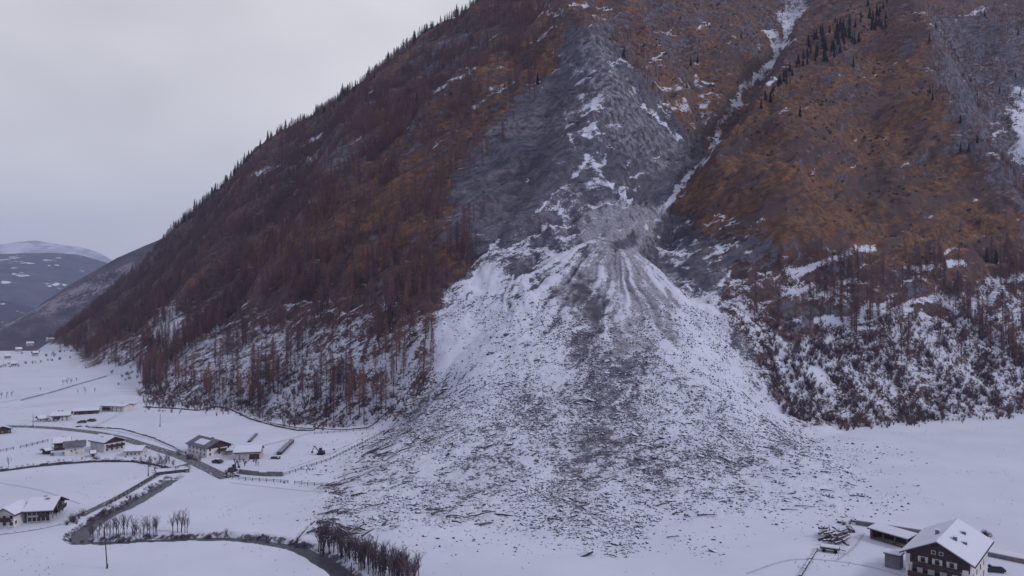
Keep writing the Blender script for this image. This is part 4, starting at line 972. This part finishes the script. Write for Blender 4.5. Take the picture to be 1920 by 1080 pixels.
# ------------------------------------------------------------------ houses
def house(name, label, a, b, ze, depth, rise, ridge, wallm, roofm, wins=(), group=None, over=.7, snow=True, upper=None, chim=(), base=-.6, balc=(), doors=(), patches=()):
    (x1, y1), (x2, y2) = gw(*a, ze), gw(*b, ze)
    W = math.hypot(x2-x1, y2-y1); ang = math.atan2(y2-y1, x2-x1)
    ux, uy = math.cos(ang), math.sin(ang); vx, vy = -uy, ux
    cx = (x1+x2)/2 + vx*depth/2; cy = (y1+y2)/2 + vy*depth/2
    r = empty(name, (cx, cy, 0), ang); tag(r, label, {'barn': 'barn', 'shed': 'shed'}.get(name, 'house'), group)
    W -= 2*over*.6; Dp = depth - 2*over*.6; hw, hd = W/2, Dp/2
    wl = MB()
    if ridge == 'y':     # gable to the front
        prof = [(-hw, base), (hw, base), (hw, ze), (0, ze+rise), (-hw, ze)]
        V = [(x, -hd, z) for x, z in prof] + [(x, hd, z) for x, z in prof]
    else:
        prof = [(-hd, base), (hd, base), (hd, ze), (0, ze+rise), (-hd, ze)]
        V = [(-hw, y, z) for y, z in prof] + [(hw, y, z) for y, z in prof]
        V = [(x, y, z) for x, y, z in V]
    n = 5
    wl.add(V, [(0,1,2,3,4), (9,8,7,6,5)] + [(k, n+k, n+(k+1) % n, (k+1) % n) for k in (0, 1, 4)])
    wl.build('wall', wallm, r)
    # timber cladding of the gable
    if upper:
        zu = upper
        for s in ((-1,) if ridge == 'y' else (-1, 1)):
            if ridge == 'y':
                g = MB(); y = -hd - .06
                g.add([(-hw, y, zu), (hw, y, zu), (hw, y, ze), (0, y, ze+rise), (-hw, y, ze), (-hw, y+.055, zu), (hw, y+.055, zu), (hw, y+.055, ze), (0, y+.055, ze+rise), (-hw, y+.055, ze)],
                      [(0,1,2,3,4), (9,8,7,6,5), (0,5,6,1), (1,6,7,2), (2,7,8,3), (3,8,9,4), (4,9,5,0)])
            else:
                g = MB(); x = s*(hw + .06)
                g.add([(x, -hd, zu), (x, hd, zu), (x, hd, ze), (x, 0, ze+rise), (x, -hd, ze), (x-s*.055, -hd, zu), (x-s*.055, hd, zu), (x-s*.055, hd, ze), (x-s*.055, 0, ze+rise), (x-s*.055, -hd, ze)],
                      [(0,1,2,3,4), (9,8,7,6,5), (0,5,6,1), (1,6,7,2), (2,7,8,3), (3,8,9,4), (4,9,5,0)])
            g.build('gable_cladding', M['wood'], r)
    rm = MB(); sm = MB(); half, ln = (hw, hd) if ridge == 'y' else (hd, hw)
    sl = rise/half; lo = ln + over; th = .22
    for s in (-1, 1):
        e = half + over; 
        def slab(m, z0, t, e, lo, top0=0.0):
            pts = [(s*top0, ze+rise-sl*top0+z0), (s*e, ze+rise-sl*e+z0), (s*e, ze+rise-sl*e+z0+t), (s*top0, ze+rise-sl*top0+z0+t)]
            if ridge == 'y': V = [(p, -lo, z) for p, z in pts] + [(p, lo, z) for p, z in pts]
            else: V = [(-lo, p, z) for p, z in pts] + [(lo, p, z) for p, z in pts]
            m.add(V, [(0,1,2,3), (7,6,5,4), (0,4,5,1), (1,5,6,2), (2,6,7,3), (3,7,4,0)])
        slab(rm, .03, th, e, lo)
        if snow is True: slab(sm, .255, .22, e-.12, lo-.12)
        elif snow == 'patch':
            slab(sm, .255, .12, e*.75, lo*.45, e*.25)
    rf = rm.build('roof', roofm, r)
    if snow: sm.build('roof_snow', M['snow'], rf)
    for (x, y, h) in chim:
        X_, Y_ = x*hw, y*hd; zz = ze + rise - sl*abs(X_ if ridge == 'y' else Y_)
        c = MB().box(X_-.35, X_+.35, Y_-.4, Y_+.4, zz-.3, zz+h).build('chimney', M['concrete'], rf)
        MB().box(X_-.48, X_+.48, Y_-.53, Y_+.53, zz+h, zz+h+.12).build('chimney_cap', M['snow'], rf)
    for w_ in wins:
        face, u, z, ww, wh = w_[:5]; shut = len(w_) > 5
        fr = MB(); pn = MB(); sh_ = MB()
        if face == 'f':
            X_ = u*hw; y = -hd - (.065 if upper and z > upper else 0)
            fr.box(X_-ww/2-.1, X_+ww/2+.1, y-.05, y-.003, z-.1, z+wh+.1); pn.box(X_-ww/2, X_+ww/2, y-.08, y-.053, z, z+wh)
            if shut: sh_.box(X_-ww-.15, X_-ww/2-.12, y-.09, y-.004, z-.1, z+wh+.1); sh_.box(X_+ww/2+.12, X_+ww+.15, y-.09, y-.004, z-.1, z+wh+.1)
        else:
            s = 1 if face == 'r' else -1; Y_ = u*hd; x = s*(hw + (.065 if upper and ridge == 'x' and z > upper else 0))
            A_ = sorted((x+s*.003, x+s*.05)); B_ = sorted((x+s*.053, x+s*.08))
            fr.box(*A_, Y_-ww/2-.1, Y_+ww/2+.1, z-.1, z+wh+.1); pn.box(*B_, Y_-ww/2, Y_+ww/2, z, z+wh)
        f_ = fr.build('window', M['frame'], r); pn.build('pane', M['glass'], f_)
        if shut: sh_.build('shutter', M['frame'], f_)
    for face, u0, u1, z in balc:
        bb = MB(); n_ = 14
        if face == 'f':
            xa, xb = u0*hw, u1*hw; y = -hd - .07
            bb.box(xa, xb, y-1.1, y, z-.15, z); bb.box(xa, xb, y-1.12, y-1.04, z+.9, z+1.0); bb.box(xa, xb, y-1.1, y-1.06, z+.08, z+.88)
        else:
            ya, yb = u0*hd, u1*hd; x = hw + .07
            bb.box(x, x+1.1, ya, yb, z-.15, z); bb.box(x+1.04, x+1.12, ya, yb, z+.9, z+1.0); bb.box(x+1.06, x+1.1, ya, yb, z+.08, z+.88)
        bb.build('balcony', M['wood'], r)
    for face, u, ww, wh in doors:
        dd = MB()
        if face == 'f': dd.box(u*hw-ww/2, u*hw+ww/2, -hd-.09, -hd-.003, 0, wh)
        else: dd.box(hw+.003, hw+.09, u*hd-ww/2, u*hd+ww/2, 0, wh)
        dd.build('door', M['wood'], r)
    return r
WW = []
for z in (1.0, 3.4):
    for u in (-.72, -.38, .0, .38, .72): WW.append(('f', u, z, .95, 1.15, 1))
WW += [('f', -.45, 5.85, .8, 1.0, 1), ('f', 0, 5.85, .8, 1.0, 1), ('f', .45, 5.85, .8, 1.0, 1), ('f', -.12, 8.0, .6, .6), ('f', .12, 8.0, .6, .6)]
WW += [('r', u, z, .9, 1.1) for u in (-.7, -.3, .1, .5) for z in (1.0, 3.4)]
farm = house('farmhouse', 'large alpine farmhouse with snowy gable roof and dark timber front at the bottom right', (1691,1032), (1825,1060), 7.5, 20.7, 3.1, 'y', M['wall_white'], M['wood'], WW,
      over=1.1, upper=5.3, chim=((-.25, -.25, 1.4), (.35, -.35, 1.2), (.62, -.2, .9), (.42, .35, 1.0)), balc=(('f', -.75, .75, 5.0), ('f', -.9, .5, 2.7)), doors=(('f', .15, 1.2, 2.2),))
# porch on the farmhouse's left and corner pillars painted white
pb = MB().box(-6.05, -5.2, -9.78, -9.70, 0, 7.0); pb.box(4.6, 5.7, -9.78, -9.70, 0, 5.9); pb.build('white_corner', M['wall_white'], farm)
W2 = lambda n, z, w=.7, h=.8, f='f': [(f, -.75 + 1.5 * k / max(1, n - 1), z, w, h) for k in range(n)]
house('farmhouse', 'long white house with grey slate roof partly free of snow beside the road bend', (349,831), (387,841), 3.7, 11, 2.3, 'x', M['wall_white'], M['slate'], W2(5, .6) + W2(5, 2.2) + W2(3, .7, f='r') + W2(3, 2.4, f='r'),
      snow='patch', upper=3.2, chim=((.1, .2, .8),), balc=(('r', -.3, .5, 2.0),))
house('barn', 'low barn with a broad snow covered roof to the right of the slate roofed house', (437,850), (489,848), 2.6, 9, 1.6, 'x', M['wall_dim'], M['wood'], (), doors=(('f', .55, 3.6, 1.9),), over=.4)
house('house', 'chalet with dark balconies and a brown patched snowy roof in the middle of the village', (195,831), (236,824), 3.9, 11, 1.7, 'y', M['wall_white'], M['wood'], W2(4, .5) + W2(4, 2.2), snow=True, balc=(('f', -.8, .9, 1.9),), chim=((.4, -.1, .7), (-.3, .2, .6)), upper=3.4)
house('house', 'white walled house with a bare dark grey roof left of the chalet', (119,839), (160,835.5), 3.6, 7.5, 1.5, 'x', M['wall_white'], M['slate'], [('f', -.3, 1.6, .5, .6), ('f', .1, 2.0, .5, .5), ('f', .2, .8, .4, .4)], snow=False, chim=((.2, 0, .6),))
house('house', 'dark timber house with snow roof half hidden behind the grey roofed house', (99,832), (133,829), 3.0, 8, 1.4, 'x', M['wood'], M['wood'], W2(2, 1.2), chim=((.1, .1, .8), (.5, .1, .7)))
house('house', 'squat cream annex with snowy roof below the village chalet', (232,847), (266,846), 1.9, 8, 1.2, 'x', M['wall_white'], M['slate'], W2(4, .6, .5, .6) + W2(3, .6, .5, .6, 'r'))
house('house', 'white house with two chimneys at the left end of the upper row', (94,781), (131,779), 2.8, 9, 1.5, 'x', M['wall_white'], M['wood'], W2(4, .5, .6, .7) + W2(4, 1.7, .6, .6), chim=((-.3, 0, .7), (.1, 0, .7)), balc=(('f', -.7, .0, 1.5),))
house('house', 'small low outbuilding joined to the left of the upper row', (73,786), (92,784), 1.6, 6, 1.0, 'x', M['wall_white'], M['wood'], W2(2, .5, .5, .5))
house('barn', 'wide low shed with flat snow roof in the middle of the upper row', (137,772), (185,769.5), 1.7, 8, .8, 'x', M['wood_mid'], M['wood'], (), doors=(('f', -.4, 2.4, 1.4), ('f', .4, 2.4, 1.4)))
house('house', 'dark roofed white house at the right end of the upper row by the path', (188,761.5), (232,763), 2.8, 9, .9, 'x', M['wall_white'], M['slate'], W2(5, .4, .6, .6) + W2(5, 1.6, .6, .6), balc=(('f', -.8, -.1, 1.3),), chim=((.4, 0, .6),))
house('house', 'dark timber gable house cut by the left edge beside the road', (-14,808), (23,804), 2.0, 7, 1.4, 'y', M['wood'], M['wood'], W2(3, .6, .5, .6))
house('house', 'large white house with snowy gable roof beside the lane at the lower left', (44,959), (98,956), 3.4, 11, 2.0, 'x', M['wall_dim'], M['wood'], W2(5, .4, .9, 1.1) + W2(5, 2.0, .9, 1.0) + W2(4, .6, .8, 1, 'r') + W2(3, 2.3, .8, .9, 'r'), upper=1.9, over=1.0,
      chim=((-.1, .1, .9), (.3, -.2, .8)), balc=(('r', -.7, .7, 2.1), ('f', .1, .9, 1.8)))
house('house', 'white house with wooden balcony cut by the lower left corner edge', (-14,966), (27,965), 3.6, 8.5, 1.5, 'y', M['wall_white'], M['wood'], W2(3, .6, .8, .9) + W2(3, 2.4, .7, .8) + W2(2, .8, .7, .8, 'r'), balc=(('f', -.9, .9, 2.0),))
# far village beyond the first fields
for k, (px, py, w, lb) in enumerate(((8,668,13,'tiny far farmhouse nearest the left edge of the distant village'),(30,655,12,'tiny far house with dark wall in the distant village centre'),(50,644,14,'tiny far house highest in the distant village'),(62,662,11,'tiny far hut at the right of the distant village'),(20,682,12,'tiny far barn lowest in the distant village'),(88,636,14,'tiny far house at the forest corner of the distant village'))):
    house('house', lb, (px, py), (px + w, py - .5), 2.6, 8, 1.8, 'x', M['wall_dim'], M['wood'], W2(3, .9, .9, .9))

# open shed and terrace wall by the big farmhouse
def at(px, py, z=0.0): x, y = gw(px, py, z); return Vector((x, y, z))
s0 = at(1632, 1010); s1 = at(1702, 1031); ang = math.atan2(s1.y-s0.y, s1.x-s0.x); Ls = (s1-s0).length
sh = empty('open_shed', (s0.x, s0.y, 0), ang); tag(sh, 'long open fronted timber shed with snow roof left of the big farmhouse', 'shed')
MB().box(0, Ls, 3.4, 3.6, -.3, 2.9).build('back_wall', M['wood'], sh)
MB().box(-.1, .15, 0, 3.4, -.3, 2.6).build('side_wall', M['wood_mid'], sh)
for k in range(4): MB().box(k*Ls/3.2+.2, k*Ls/3.2+.5, 0, .3, -.3, 2.5).build('post', M['wood_mid'], sh)
MB().box(.5, Ls, .05, .15, -.2, .5).build('plank', M['wood_mid'], sh)
rf = MB().add([(-.6,-.6,2.5),(Ls+.3,-.6,2.5),(Ls+.3,4.0,3.1),(-.6,4.0,3.1),(-.6,-.6,2.7),(Ls+.3,-.6,2.7),(Ls+.3,4.0,3.3),(-.6,4.0,3.3)], [(0,3,2,1),(4,5,6,7),(0,1,5,4),(1,2,6,5),(2,3,7,6),(3,0,4,7)]).build('roof', M['wood'], sh)
MB().add([(-.5,-.5,2.72),(Ls+.2,-.5,2.72),(Ls+.2,3.9,3.3),(-.5,3.9,3.3),(-.5,-.5,2.95),(Ls+.2,-.5,2.95),(Ls+.2,3.9,3.53),(-.5,3.9,3.53)], [(0,3,2,1),(4,5,6,7),(0,1,5,4),(1,2,6,5),(2,3,7,6),(3,0,4,7)]).build('roof_snow', M['snow'], rf)
def long_wall(p, q, h, label):
    a, b = at(*p), at(*q); an = math.atan2(b.y-a.y, b.x-a.x); l = (b-a).length
    r = empty('ramp_wall', (a.x, a.y, 0), an); tag(r, label, 'wall')
    MB().box(0, l, 0, 4.2, -.3, h).build('wall', M['concrete'], r); MB().box(.05, l-.05, .25, 4.15, h, h+.2).build('snow_cover', M['snow'], r)
long_wall((1604, 984), (1735, 1004), 1.1, 'long concrete ramp wall behind the open shed')
long_wall((1842, 1041), (1935, 1060), .9, 'concrete edge wall of the lane right of the farmhouse')
# annex porch on the farmhouse's left
a = at(1692, 1062); r = empty('lean_to', (a.x - 2.2, a.y - .5, 0), -.73); tag(r, 'small lean-to shed with snow roof against the left wall of the farmhouse', 'shed')
MB().box(-1.6, 1.6, -1.4, 1.4, -.3, 3.2).build('wall', M['concrete'], r)
rr = MB().box(-1.9, 1.9, -1.7, 1.7, 3.2, 3.35).build('roof', M['wood'], r); MB().box(-1.8, 1.8, -1.6, 1.6, 3.352, 3.6).build('roof_snow', M['snow'], rr)

# wood pile by the farm: every log is one thing
c0 = at(1568, 1012)
for k in range(34):
    lay = k % 5; an = .55 + rnd.gauss(0, .22)
    o = bpy.data.objects.new('cut_log', lg[rnd.randrange(5)]); COL.objects.link(o)
    o.location = (c0.x + rnd.gauss(0, 1.4) , c0.y + rnd.gauss(0, 1.9), .3 + lay * .45); L_ = rnd.uniform(3, 5.5)
    o.scale = (L_, 9, 9); o.rotation_euler = (rnd.uniform(0, 6), rnd.gauss(0, .1), an + (1.3 if k % 6 == 0 else 0))
    tag(o, 'snow dusted log in the big heap left of the open shed', 'log', 'logs heaped left of the open shed')
tr = empty('trailer', tuple(at(1556, 1034)), -.45); tag(tr, 'flat farm trailer with snow covered bed in front of the log heap', 'trailer')
MB().box(-2.2, 2.2, -1.2, 1.2, .8, 1.15).build('bed', M['wood'], tr); MB().box(-2.1, 2.1, -1.1, 1.1, 1.152, 1.4).build('snow_cover', M['snow'], tr)
for x in (-1.3, 1.3):
    for y in (-1.1, 1.1): MB().tube((x, y-.15, .42), (x, y+.15, .42), .42, .42, 12).build('wheel', M['tyre'], tr)
MB().beam((2.2, 0, .8), (3.6, 0, .6), .15).build('drawbar', M['metal'], tr)

# car
def car(px, py, ang, paint, label):
    p = at(px, py); r = empty('parked_car', tuple(p), ang); tag(r, label, 'car')
    prof = [(-2.1,.35),(-2.15,.75),(-1.95,.95),(-1.2,1.05),(2.0,.95),(2.15,.7),(2.1,.35)]
    def ext(pr, w): n = len(pr); return [(x, -w, z) for x, z in pr] + [(x, w, z) for x, z in pr], [tuple(range(n)), tuple(range(n, 2*n))[::-1]] + [(k, n+k, n+(k+1) % n, (k+1) % n) for k in range(n)]
    MB().add(*ext(prof, .88)).build('body', paint, r)
    MB().add(*ext([(-1.3,1.04),(-.7,1.42),(.8,1.45),(1.75,1.0)], .76)).build('cabin', M['glass'], r)
    MB().box(-.75, .85, -.70, .70, 1.452, 1.60).build('snow_cover', M['snow'], r)
    MB().box(-1.95, -1.3, -.7, .7, 1.03, 1.10).build('bonnet_snow', M['snow'], r)
    for x in (-1.35, 1.35):
        for y in (-.86, .86):
            w = MB().tube((x, y-.1, .33), (x, y+.1, .33), .33, .33, 14).build('wheel', M['tyre'], r)
            MB().tube((x, y-.12, .33), (x, y+.12, .33), .17, .17, 10).build('rim', M['concrete'], w)
    for y in (-.6, .6): MB().box(-2.17, -2.11, y-.15, y+.15, .62, .76).build('headlight', M['frame'], r)
car(1864, 1072, -.25, M['paint_dark'], 'dark car with snow on its roof parked right of the farmhouse')
for k, (px, py, lb) in enumerate(((408,868,'dark car parked under the gable of the slate roofed house'),(172,790,'snowy car on the yard left of the upper row lane'),(154,793,'snowy car nearest the road in the upper yard'))):
    car(px, py, rnd.uniform(-.5, .5), M['paint_dark'], lb)
# machinery and people-sized things near the barn
def excavator(px, py, ang, label):
    r = empty('excavator', tuple(at(px, py)), ang); tag(r, label, 'excavator')
    for y in (-.9, .9): MB().prism([(-1.4, y-.22), (1.4, y-.22), (1.4, y+.22), (-1.4, y+.22)], 0, .65).build('track', M['tyre'], r)
    MB().box(-1.3, 1.0, -.9, .9, .7, 1.5).build('body', M['metal'], r); MB().box(-.2, .9, -.85, 0, 1.5, 2.5).build('cab', M['glass'], r)
    MB().beam((.9, .3, 1.3), (2.6, .3, 3.4), .28).build('boom', M['metal'], r); MB().beam((2.6, .3, 3.4), (3.6, .3, 1.2), .22).build('stick', M['metal'], r)
    MB().prism([(3.3, -.1), (3.9, 0), (3.9, .6), (3.3, .7)], .5, 1.2).build('bucket', M['metal'], r)
excavator(602, 852, 3.0, 'small excavator with raised arm alone on the snowfield above the fence')
excavator(436, 884, 1.2, 'dark excavator in the yard below the barn')
# dark covered stacks on the field
def stack(p, q, w, h, label):
    a, b = at(*p), at(*q); an = math.atan2(b.y-a.y, b.x-a.x); l = (b-a).length
    r = empty('timber_stack', (a.x, a.y, 0), an); tag(r, label, 'timber stack')
    n = 5
    for i in range(n):
        for k in range(3):
            y = (i - (n-1)/2) * w/n; L0 = rnd.uniform(0, .6)
            MB().tube((L0, y, .2+k*h/3), (l-rnd.uniform(0, .6), y, .2+k*h/3), w/n*.52, w/n*.48, 6).build('log', M['log'], r)
stack((523,853), (548,828), 2.0, 1.2, 'long dark timber stack lying slantwise on the field right of the barn')
stack((467,830), (481,815), 1.2, .8, 'short dark timber stack standing behind the barn')
mo = MB(); 
for _ in range(7): mo.tube((rnd.uniform(-2,2), rnd.uniform(-.6,.6), .05), (rnd.uniform(-2,2), rnd.uniform(-.6,.6), rnd.uniform(.5,.8)), .7, .3, 7)
mo = mo.build('earth_mound', M['bank']); mo.location = at(516, 860); tag(mo, 'low dark oval mound on the snow below the slanting timber stack', 'mound')
# people standing near the barn (far, a few pixels)
def person(px, py, label):
    h = 1.75; me = bpy.data.meshes.new('person')
    Vs = [(0,0,.95),(0,0,1.2),(0,0,1.42),(0,0,1.52),(0,0,1.66),(.10,0,.9),(.12,.03,.5),(.13,0,.06),(.13,-.14,.04),(-.10,0,.9),(-.12,-.05,.5),(-.13,0,.06),(-.13,-.14,.04),(.2,0,1.38),(.27,0,1.1),(.25,-.08,.86),(-.2,0,1.38),(-.27,0,1.1),(-.25,-.08,.86)]
    E = [(0,1),(1,2),(2,3),(3,4),(0,5),(5,6),(6,7),(7,8),(0,9),(9,10),(10,11),(11,12),(2,13),(13,14),(14,15),(2,16),(16,17),(17,18)]
    me.from_pydata(Vs, E, []); o = bpy.data.objects.new('person', me); COL.objects.link(o)
    md = o.modifiers.new('skin', 'SKIN'); rad = [.16,.17,.15,.06,.11,.09,.07,.05,.04,.09,.07,.05,.04,.07,.05,.04,.07,.05,.04]
    for v, r_ in zip(me.skin_vertices[0].data, rad): v.radius = (r_, r_)
    me.skin_vertices[0].data[0].use_root = True
    me.materials.append(M['paint_dark']); o.location = at(px, py); o.rotation_euler = (0, 0, rnd.uniform(0, 6)); tag(o, label, 'person')
person(459, 874, 'person in dark clothing standing beside the trees below the barn')
person(480, 872, 'person in dark clothing walking left of another on the snow')
person(484, 873, 'person in dark clothing at the right of the walking pair')
# stream tunnel head
r = empty('culvert', tuple(at(334, 886)), .55); tag(r, 'dark concrete culvert head where the stream leaves the village road', 'culvert')
MB().box(-7, 3.5, -.4, .4, -1.8, 1.0).build('wall', M['bank'], r); MB().box(-7, 3.5, .4, 5.2, .4, .8).build('deck', M['concrete'], r)
MB().box(-6.9, 3.4, .5, 5.1, .802, .98).build('snow_cover', M['snow'], r); MB().box(2.2, 3.6, -1.6, -.41, -1.8, .5).build('pier', M['concrete'], r)
# poles
def pole(px, py, h, lean, label):
    r = empty('utility_pole', tuple(at(px, py)), 0); tag(r, label, 'pole')
    MB().tube((0, 0, -.2), (lean*h, 0, h), .14, .09, 8).build('shaft', M['wood'], r); MB().tube((0, 0, -.1), (0, 0, .9), .22, .2, 8).build('base', M['metal'], r)
pole(201, 1065, 9.0, -.07, 'tall thin pole standing alone in the bottom left snowfield')
pole(278, 893, 5.0, 0, 'thin pole beside the lane above the stream')
pole(659, 1085, 3.5, 0, 'pale thin post in front of the stream trees at the bottom edge')

# ------------------------------------------------------------------ leafless trees near the stream and the village
def ptrees(specs, label, group):
    pts = []; hs = []
    for px, py, h in specs:
        x, y, z = hit(px, py); pts.append((x, y, z)); hs.append(h)
    place_trees('bare_tree', BV, pts, hs, label, 'tree', group, wide=[h * rnd.uniform(.8, 1.2) for h in hs])
ptrees([(rnd.uniform(600, 760) , 0, rnd.uniform(7, 11)) for _ in range(0)] + [(600 + u * 175 + rnd.uniform(-10, 10), 1018 + u * 78 + rnd.uniform(-4, 22), rnd.uniform(6, 10)) for u in [k / 124 for k in range(125)]],
       'dark leafless tree in the dense grove along the stream at the bottom edge', 'grove of bare trees at the bottom edge')
ptrees([(785, 1088, 9), (775, 1092, 8)], 'bare tree standing apart at the right end of the stream grove', 'end trees of the stream grove')
ptrees([(166 + 1.9 * k + rnd.uniform(-3, 3), 1009 + rnd.uniform(-2, 2), rnd.uniform(4, 8)) for k in range(0, 72, 3)], 'slender leafless tree in the row on the left stream bank', 'bare trees on the left stream bank')
ptrees([(324, 1003, 7), (333, 1003, 8), (340, 1002, 8.5), (347, 1002, 8), (351, 1002, 6)], 'slender bare tree in the clump of five right of the stream row', 'clump of bare trees on the stream bank')
ptrees([(16, 876, 5.5)], 'lone bare tree in the field at the left edge below the fence', None)
ptrees([(160, 738, 6), (178, 736, 5), (146, 738, 4)], 'small bare tree standing in the upper left field', 'small trees in the upper left field')
ptrees([(118, 722, 6), (126, 721, 7), (133, 720, 6.5), (143, 716, 5)], 'bare tree beside the upper field track', 'trees beside the upper field track')
ptrees([(3, 748, 7), (12, 748, 6), (22, 744, 5), (76, 733, 4)], 'bare tree by the track at the left edge', 'trees by the track at the left edge')
ptrees([(450, 872, 6), (446, 876, 5), (440, 873, 5)], 'dark bare tree beside the barn yard', 'trees beside the barn yard')
ptrees([(310 + rnd.uniform(-16, 16), 870 + rnd.uniform(-6, 8), rnd.uniform(3, 6)) for _ in range(16)], 'bare tree in the thicket between annex and road bend', 'thicket beside the road bend')
ptrees([(275 + 6*k, 762 + .3*k, rnd.uniform(5, 9)) for k in range(0, 36)], 'thin bare tree in the row along the wall below the forest', 'row of bare trees along the wall below the forest')
ptrees([(496 + rnd.uniform(-14, 14), 790 + rnd.uniform(-6, 4), rnd.uniform(5, 9)) for _ in range(9)] + [(540 + rnd.uniform(-14, 14), 800 + rnd.uniform(-4, 4), rnd.uniform(6, 9)) for _ in range(6)], 'bushy bare tree at the field corner below the forest', 'bare trees at the field corner')
# bank bushes
def bushes(path, n, spread, label, group, hr=(.8, 2.2)):
    pts = [gw(*p) for p in path]; seg = [math.hypot(b[0]-a[0], b[1]-a[1]) for a, b in zip(pts[:-1], pts[1:])]
    for _ in range(n):
        i = rnd.choices(range(len(seg)), seg)[0]; u = rnd.random(); x = pts[i][0]*(1-u)+pts[i+1][0]*u + rnd.gauss(0, spread); y = pts[i][1]*(1-u)+pts[i+1][1]*u + rnd.gauss(0, spread)
        o = bpy.data.objects.new('bare_bush', UV[rnd.randrange(5)]); COL.objects.link(o); s = rnd.uniform(*hr) * .8
        o.location = (x, y, gz(x, y) - .1); o.scale = (s*1.2, s*1.2, s); o.rotation_euler = (0, 0, rnd.uniform(0, 6)); tag(o, label, 'bush', group)
bushes([(300,903),(250,933),(190,960),(150,985)], 60, .8, 'dark scrubby bush on the bank between lane and stream', 'bushes between lane and stream')
bushes([(160,1007),(300,1002),(420,999),(500,1005),(570,1018)], 50, .6, 'low dark bush along the far bank of the lower stream', 'bushes along the lower stream')
bushes([(130,975),(140,985),(146,960)], 14, 1.2, 'dark bush at the stream bend beside the white house', 'bushes at the stream bend', (1.5, 3))
bushes([(0,880),(120,866),(250,862),(320,876)], 40, .9, 'small bush along the embankment under the village', 'bushes along the village embankment', (.7, 1.8))
bushes([(80,845),(110,858),(230,860),(300,862)], 16, 1.5, 'garden bush among the village houses', 'garden bushes of the village', (.8, 2))
bushes([(160,690),(230,690),(270,730)], 30, 5, 'brown bush at the forest corner above the upper field', 'bushes at the forest corner', (2, 5))
bushes([(1838,1006),(1856,1010)], 7, .8, 'pale frosted garden bush behind the farmhouse', 'frosted bushes behind the farmhouse', (1.6, 2.6))
bushes([(1578,985),(1600,982)], 6, .9, 'scrubby bush at the end of the ramp wall', 'bushes at the ramp wall end', (1, 1.8))

bushes([(338,852),(352,860),(372,864)], 12, .9, 'dark garden bush in front of the slate roofed house', 'bushes before the slate roofed house', (2.0, 3.4))
bushes([(425,886),(445,893)], 10, .9, 'dark scrub at the end of the village road', 'scrub at the road end', (1.2, 2.6))
bushes([(446,868),(480,864)], 8, .8, 'shrub in the yard before the barn', 'shrubs before the barn', (1.0, 2.0))
bushes([(280,868),(310,880),(330,884)], 16, 1.4, 'dark shrub in the thicket above the culvert', 'shrubs above the culvert', (1.6, 3.2))
bushes([(60,660),(150,650),(100,668)], 20, 8, 'small dark bush on the distant fields', 'bushes on the distant fields', (2, 5))
bushes([(0,690),(60,680),(120,672)], 24, 6, 'dark hedge bush along the far field edge', 'hedge bushes of the far fields', (2, 4))
house('shed', 'tiny garden shed with snow roof between the chalet and the grey roofed house', (170,851), (180,850), 1.3, 3.5, .6, 'x', M['wood'], M['wood'])
house('shed', 'small dark shed at the left end of the village beside the timber house', (86,846), (98,844), 1.4, 4, .6, 'x', M['wood'], M['wood'])
house('shed', 'low outhouse joining the slate roofed house and the barn', (424,846), (438,845), 1.6, 5, .6, 'x', M['wall_dim'], M['wood'])
for k, (px, py, n_, lb) in enumerate(((438,894,14,'heap of dark rubble dumped at the end of the village road'),(152,800,6,'small dark stone heap in the upper yard'),(1596,978,6,'low stone heap at the end of the ramp wall'))):
    c = at(px, py); mo = MB()
    for _ in range(n_):
        V_, F_ = rock_bm(rnd, 1); sc_ = rnd.uniform(.7, 1.6); off = Vector((rnd.gauss(0, 1.6), rnd.gauss(0, .8), rnd.uniform(-.1, .5)))
        mo.add([v * sc_ + off for v in V_], F_)
    mo = mo.build('rubble_heap', M['rock']); mo.location = c; tag(mo, lb, 'heap')
stack((176,858), (190,866), .9, .6, 'low firewood stack in front of the chalet')
stack((1590,990), (1600,1000), 1.2, .8, 'dark plank stack at the left end of the open shed')
pole(300, 800, 6.0, .02, 'thin pole on the field above the village road bend')
pole(62, 800, 6.0, 0, 'thin pole beside the village road near the left edge')

M['track'] = simple_mat('trodden_snow', (0.40, 0.41, 0.52), (0.33, 0.34, 0.45), 1.2)
for pts in (((1400,1075),(1480,1045),(1560,1050),(1640,1062),(1690,1080)),((0,905),(60,915),(110,930),(150,945)),((540,880),(620,850),(700,812)),((20,770),(90,757),(150,752)),((430,905),(520,915),(610,925)),((1620,1000),(1600,1030),(1570,1050))):
    ribbon('snow_track', [gw(*p) for p in pts], .7, M['track'], z=.03)
tb = []
for _ in range(3):
    b = MB()
    for k in range(7):
        t_ = rnd.uniform(0, 6.28); b.add([(-.04, 0, 0), (.04, 0, 0), (math.cos(t_) * .25, math.sin(t_) * .25, rnd.uniform(.3, .6))], [(0, 1, 2)])
    tb.append(proto('tuft_shape', b.V, b.F, [M['bush']]))
FM = poly_mask([(0,660),(250,700),(270,760),(560,806),(640,815),(600,985),(640,1010),(1180,1060),(1500,975),(1640,950),(1500,815),(1920,780),(1920,1080),(0,1080)], 8) * (1 - poly_mask([(1640,980),(1860,980),(1900,1080),(1600,1080)], 4))
tp, tx, ty = sample_world(60000, 150, 420, None, FM)
tp = tp[rng.random(len(tp)) < np.clip(-.12 + 1.1 * fbm(tp[:, 0] / 18, tp[:, 1] / 18, 4, 610), 0.004, 1)]
scatter('grass_tufts', tp, rng.uniform(.4, .9, len(tp)), rng.uniform(0, 6.28, len(tp)), tb, 'dry grass tips poking through the field snow')
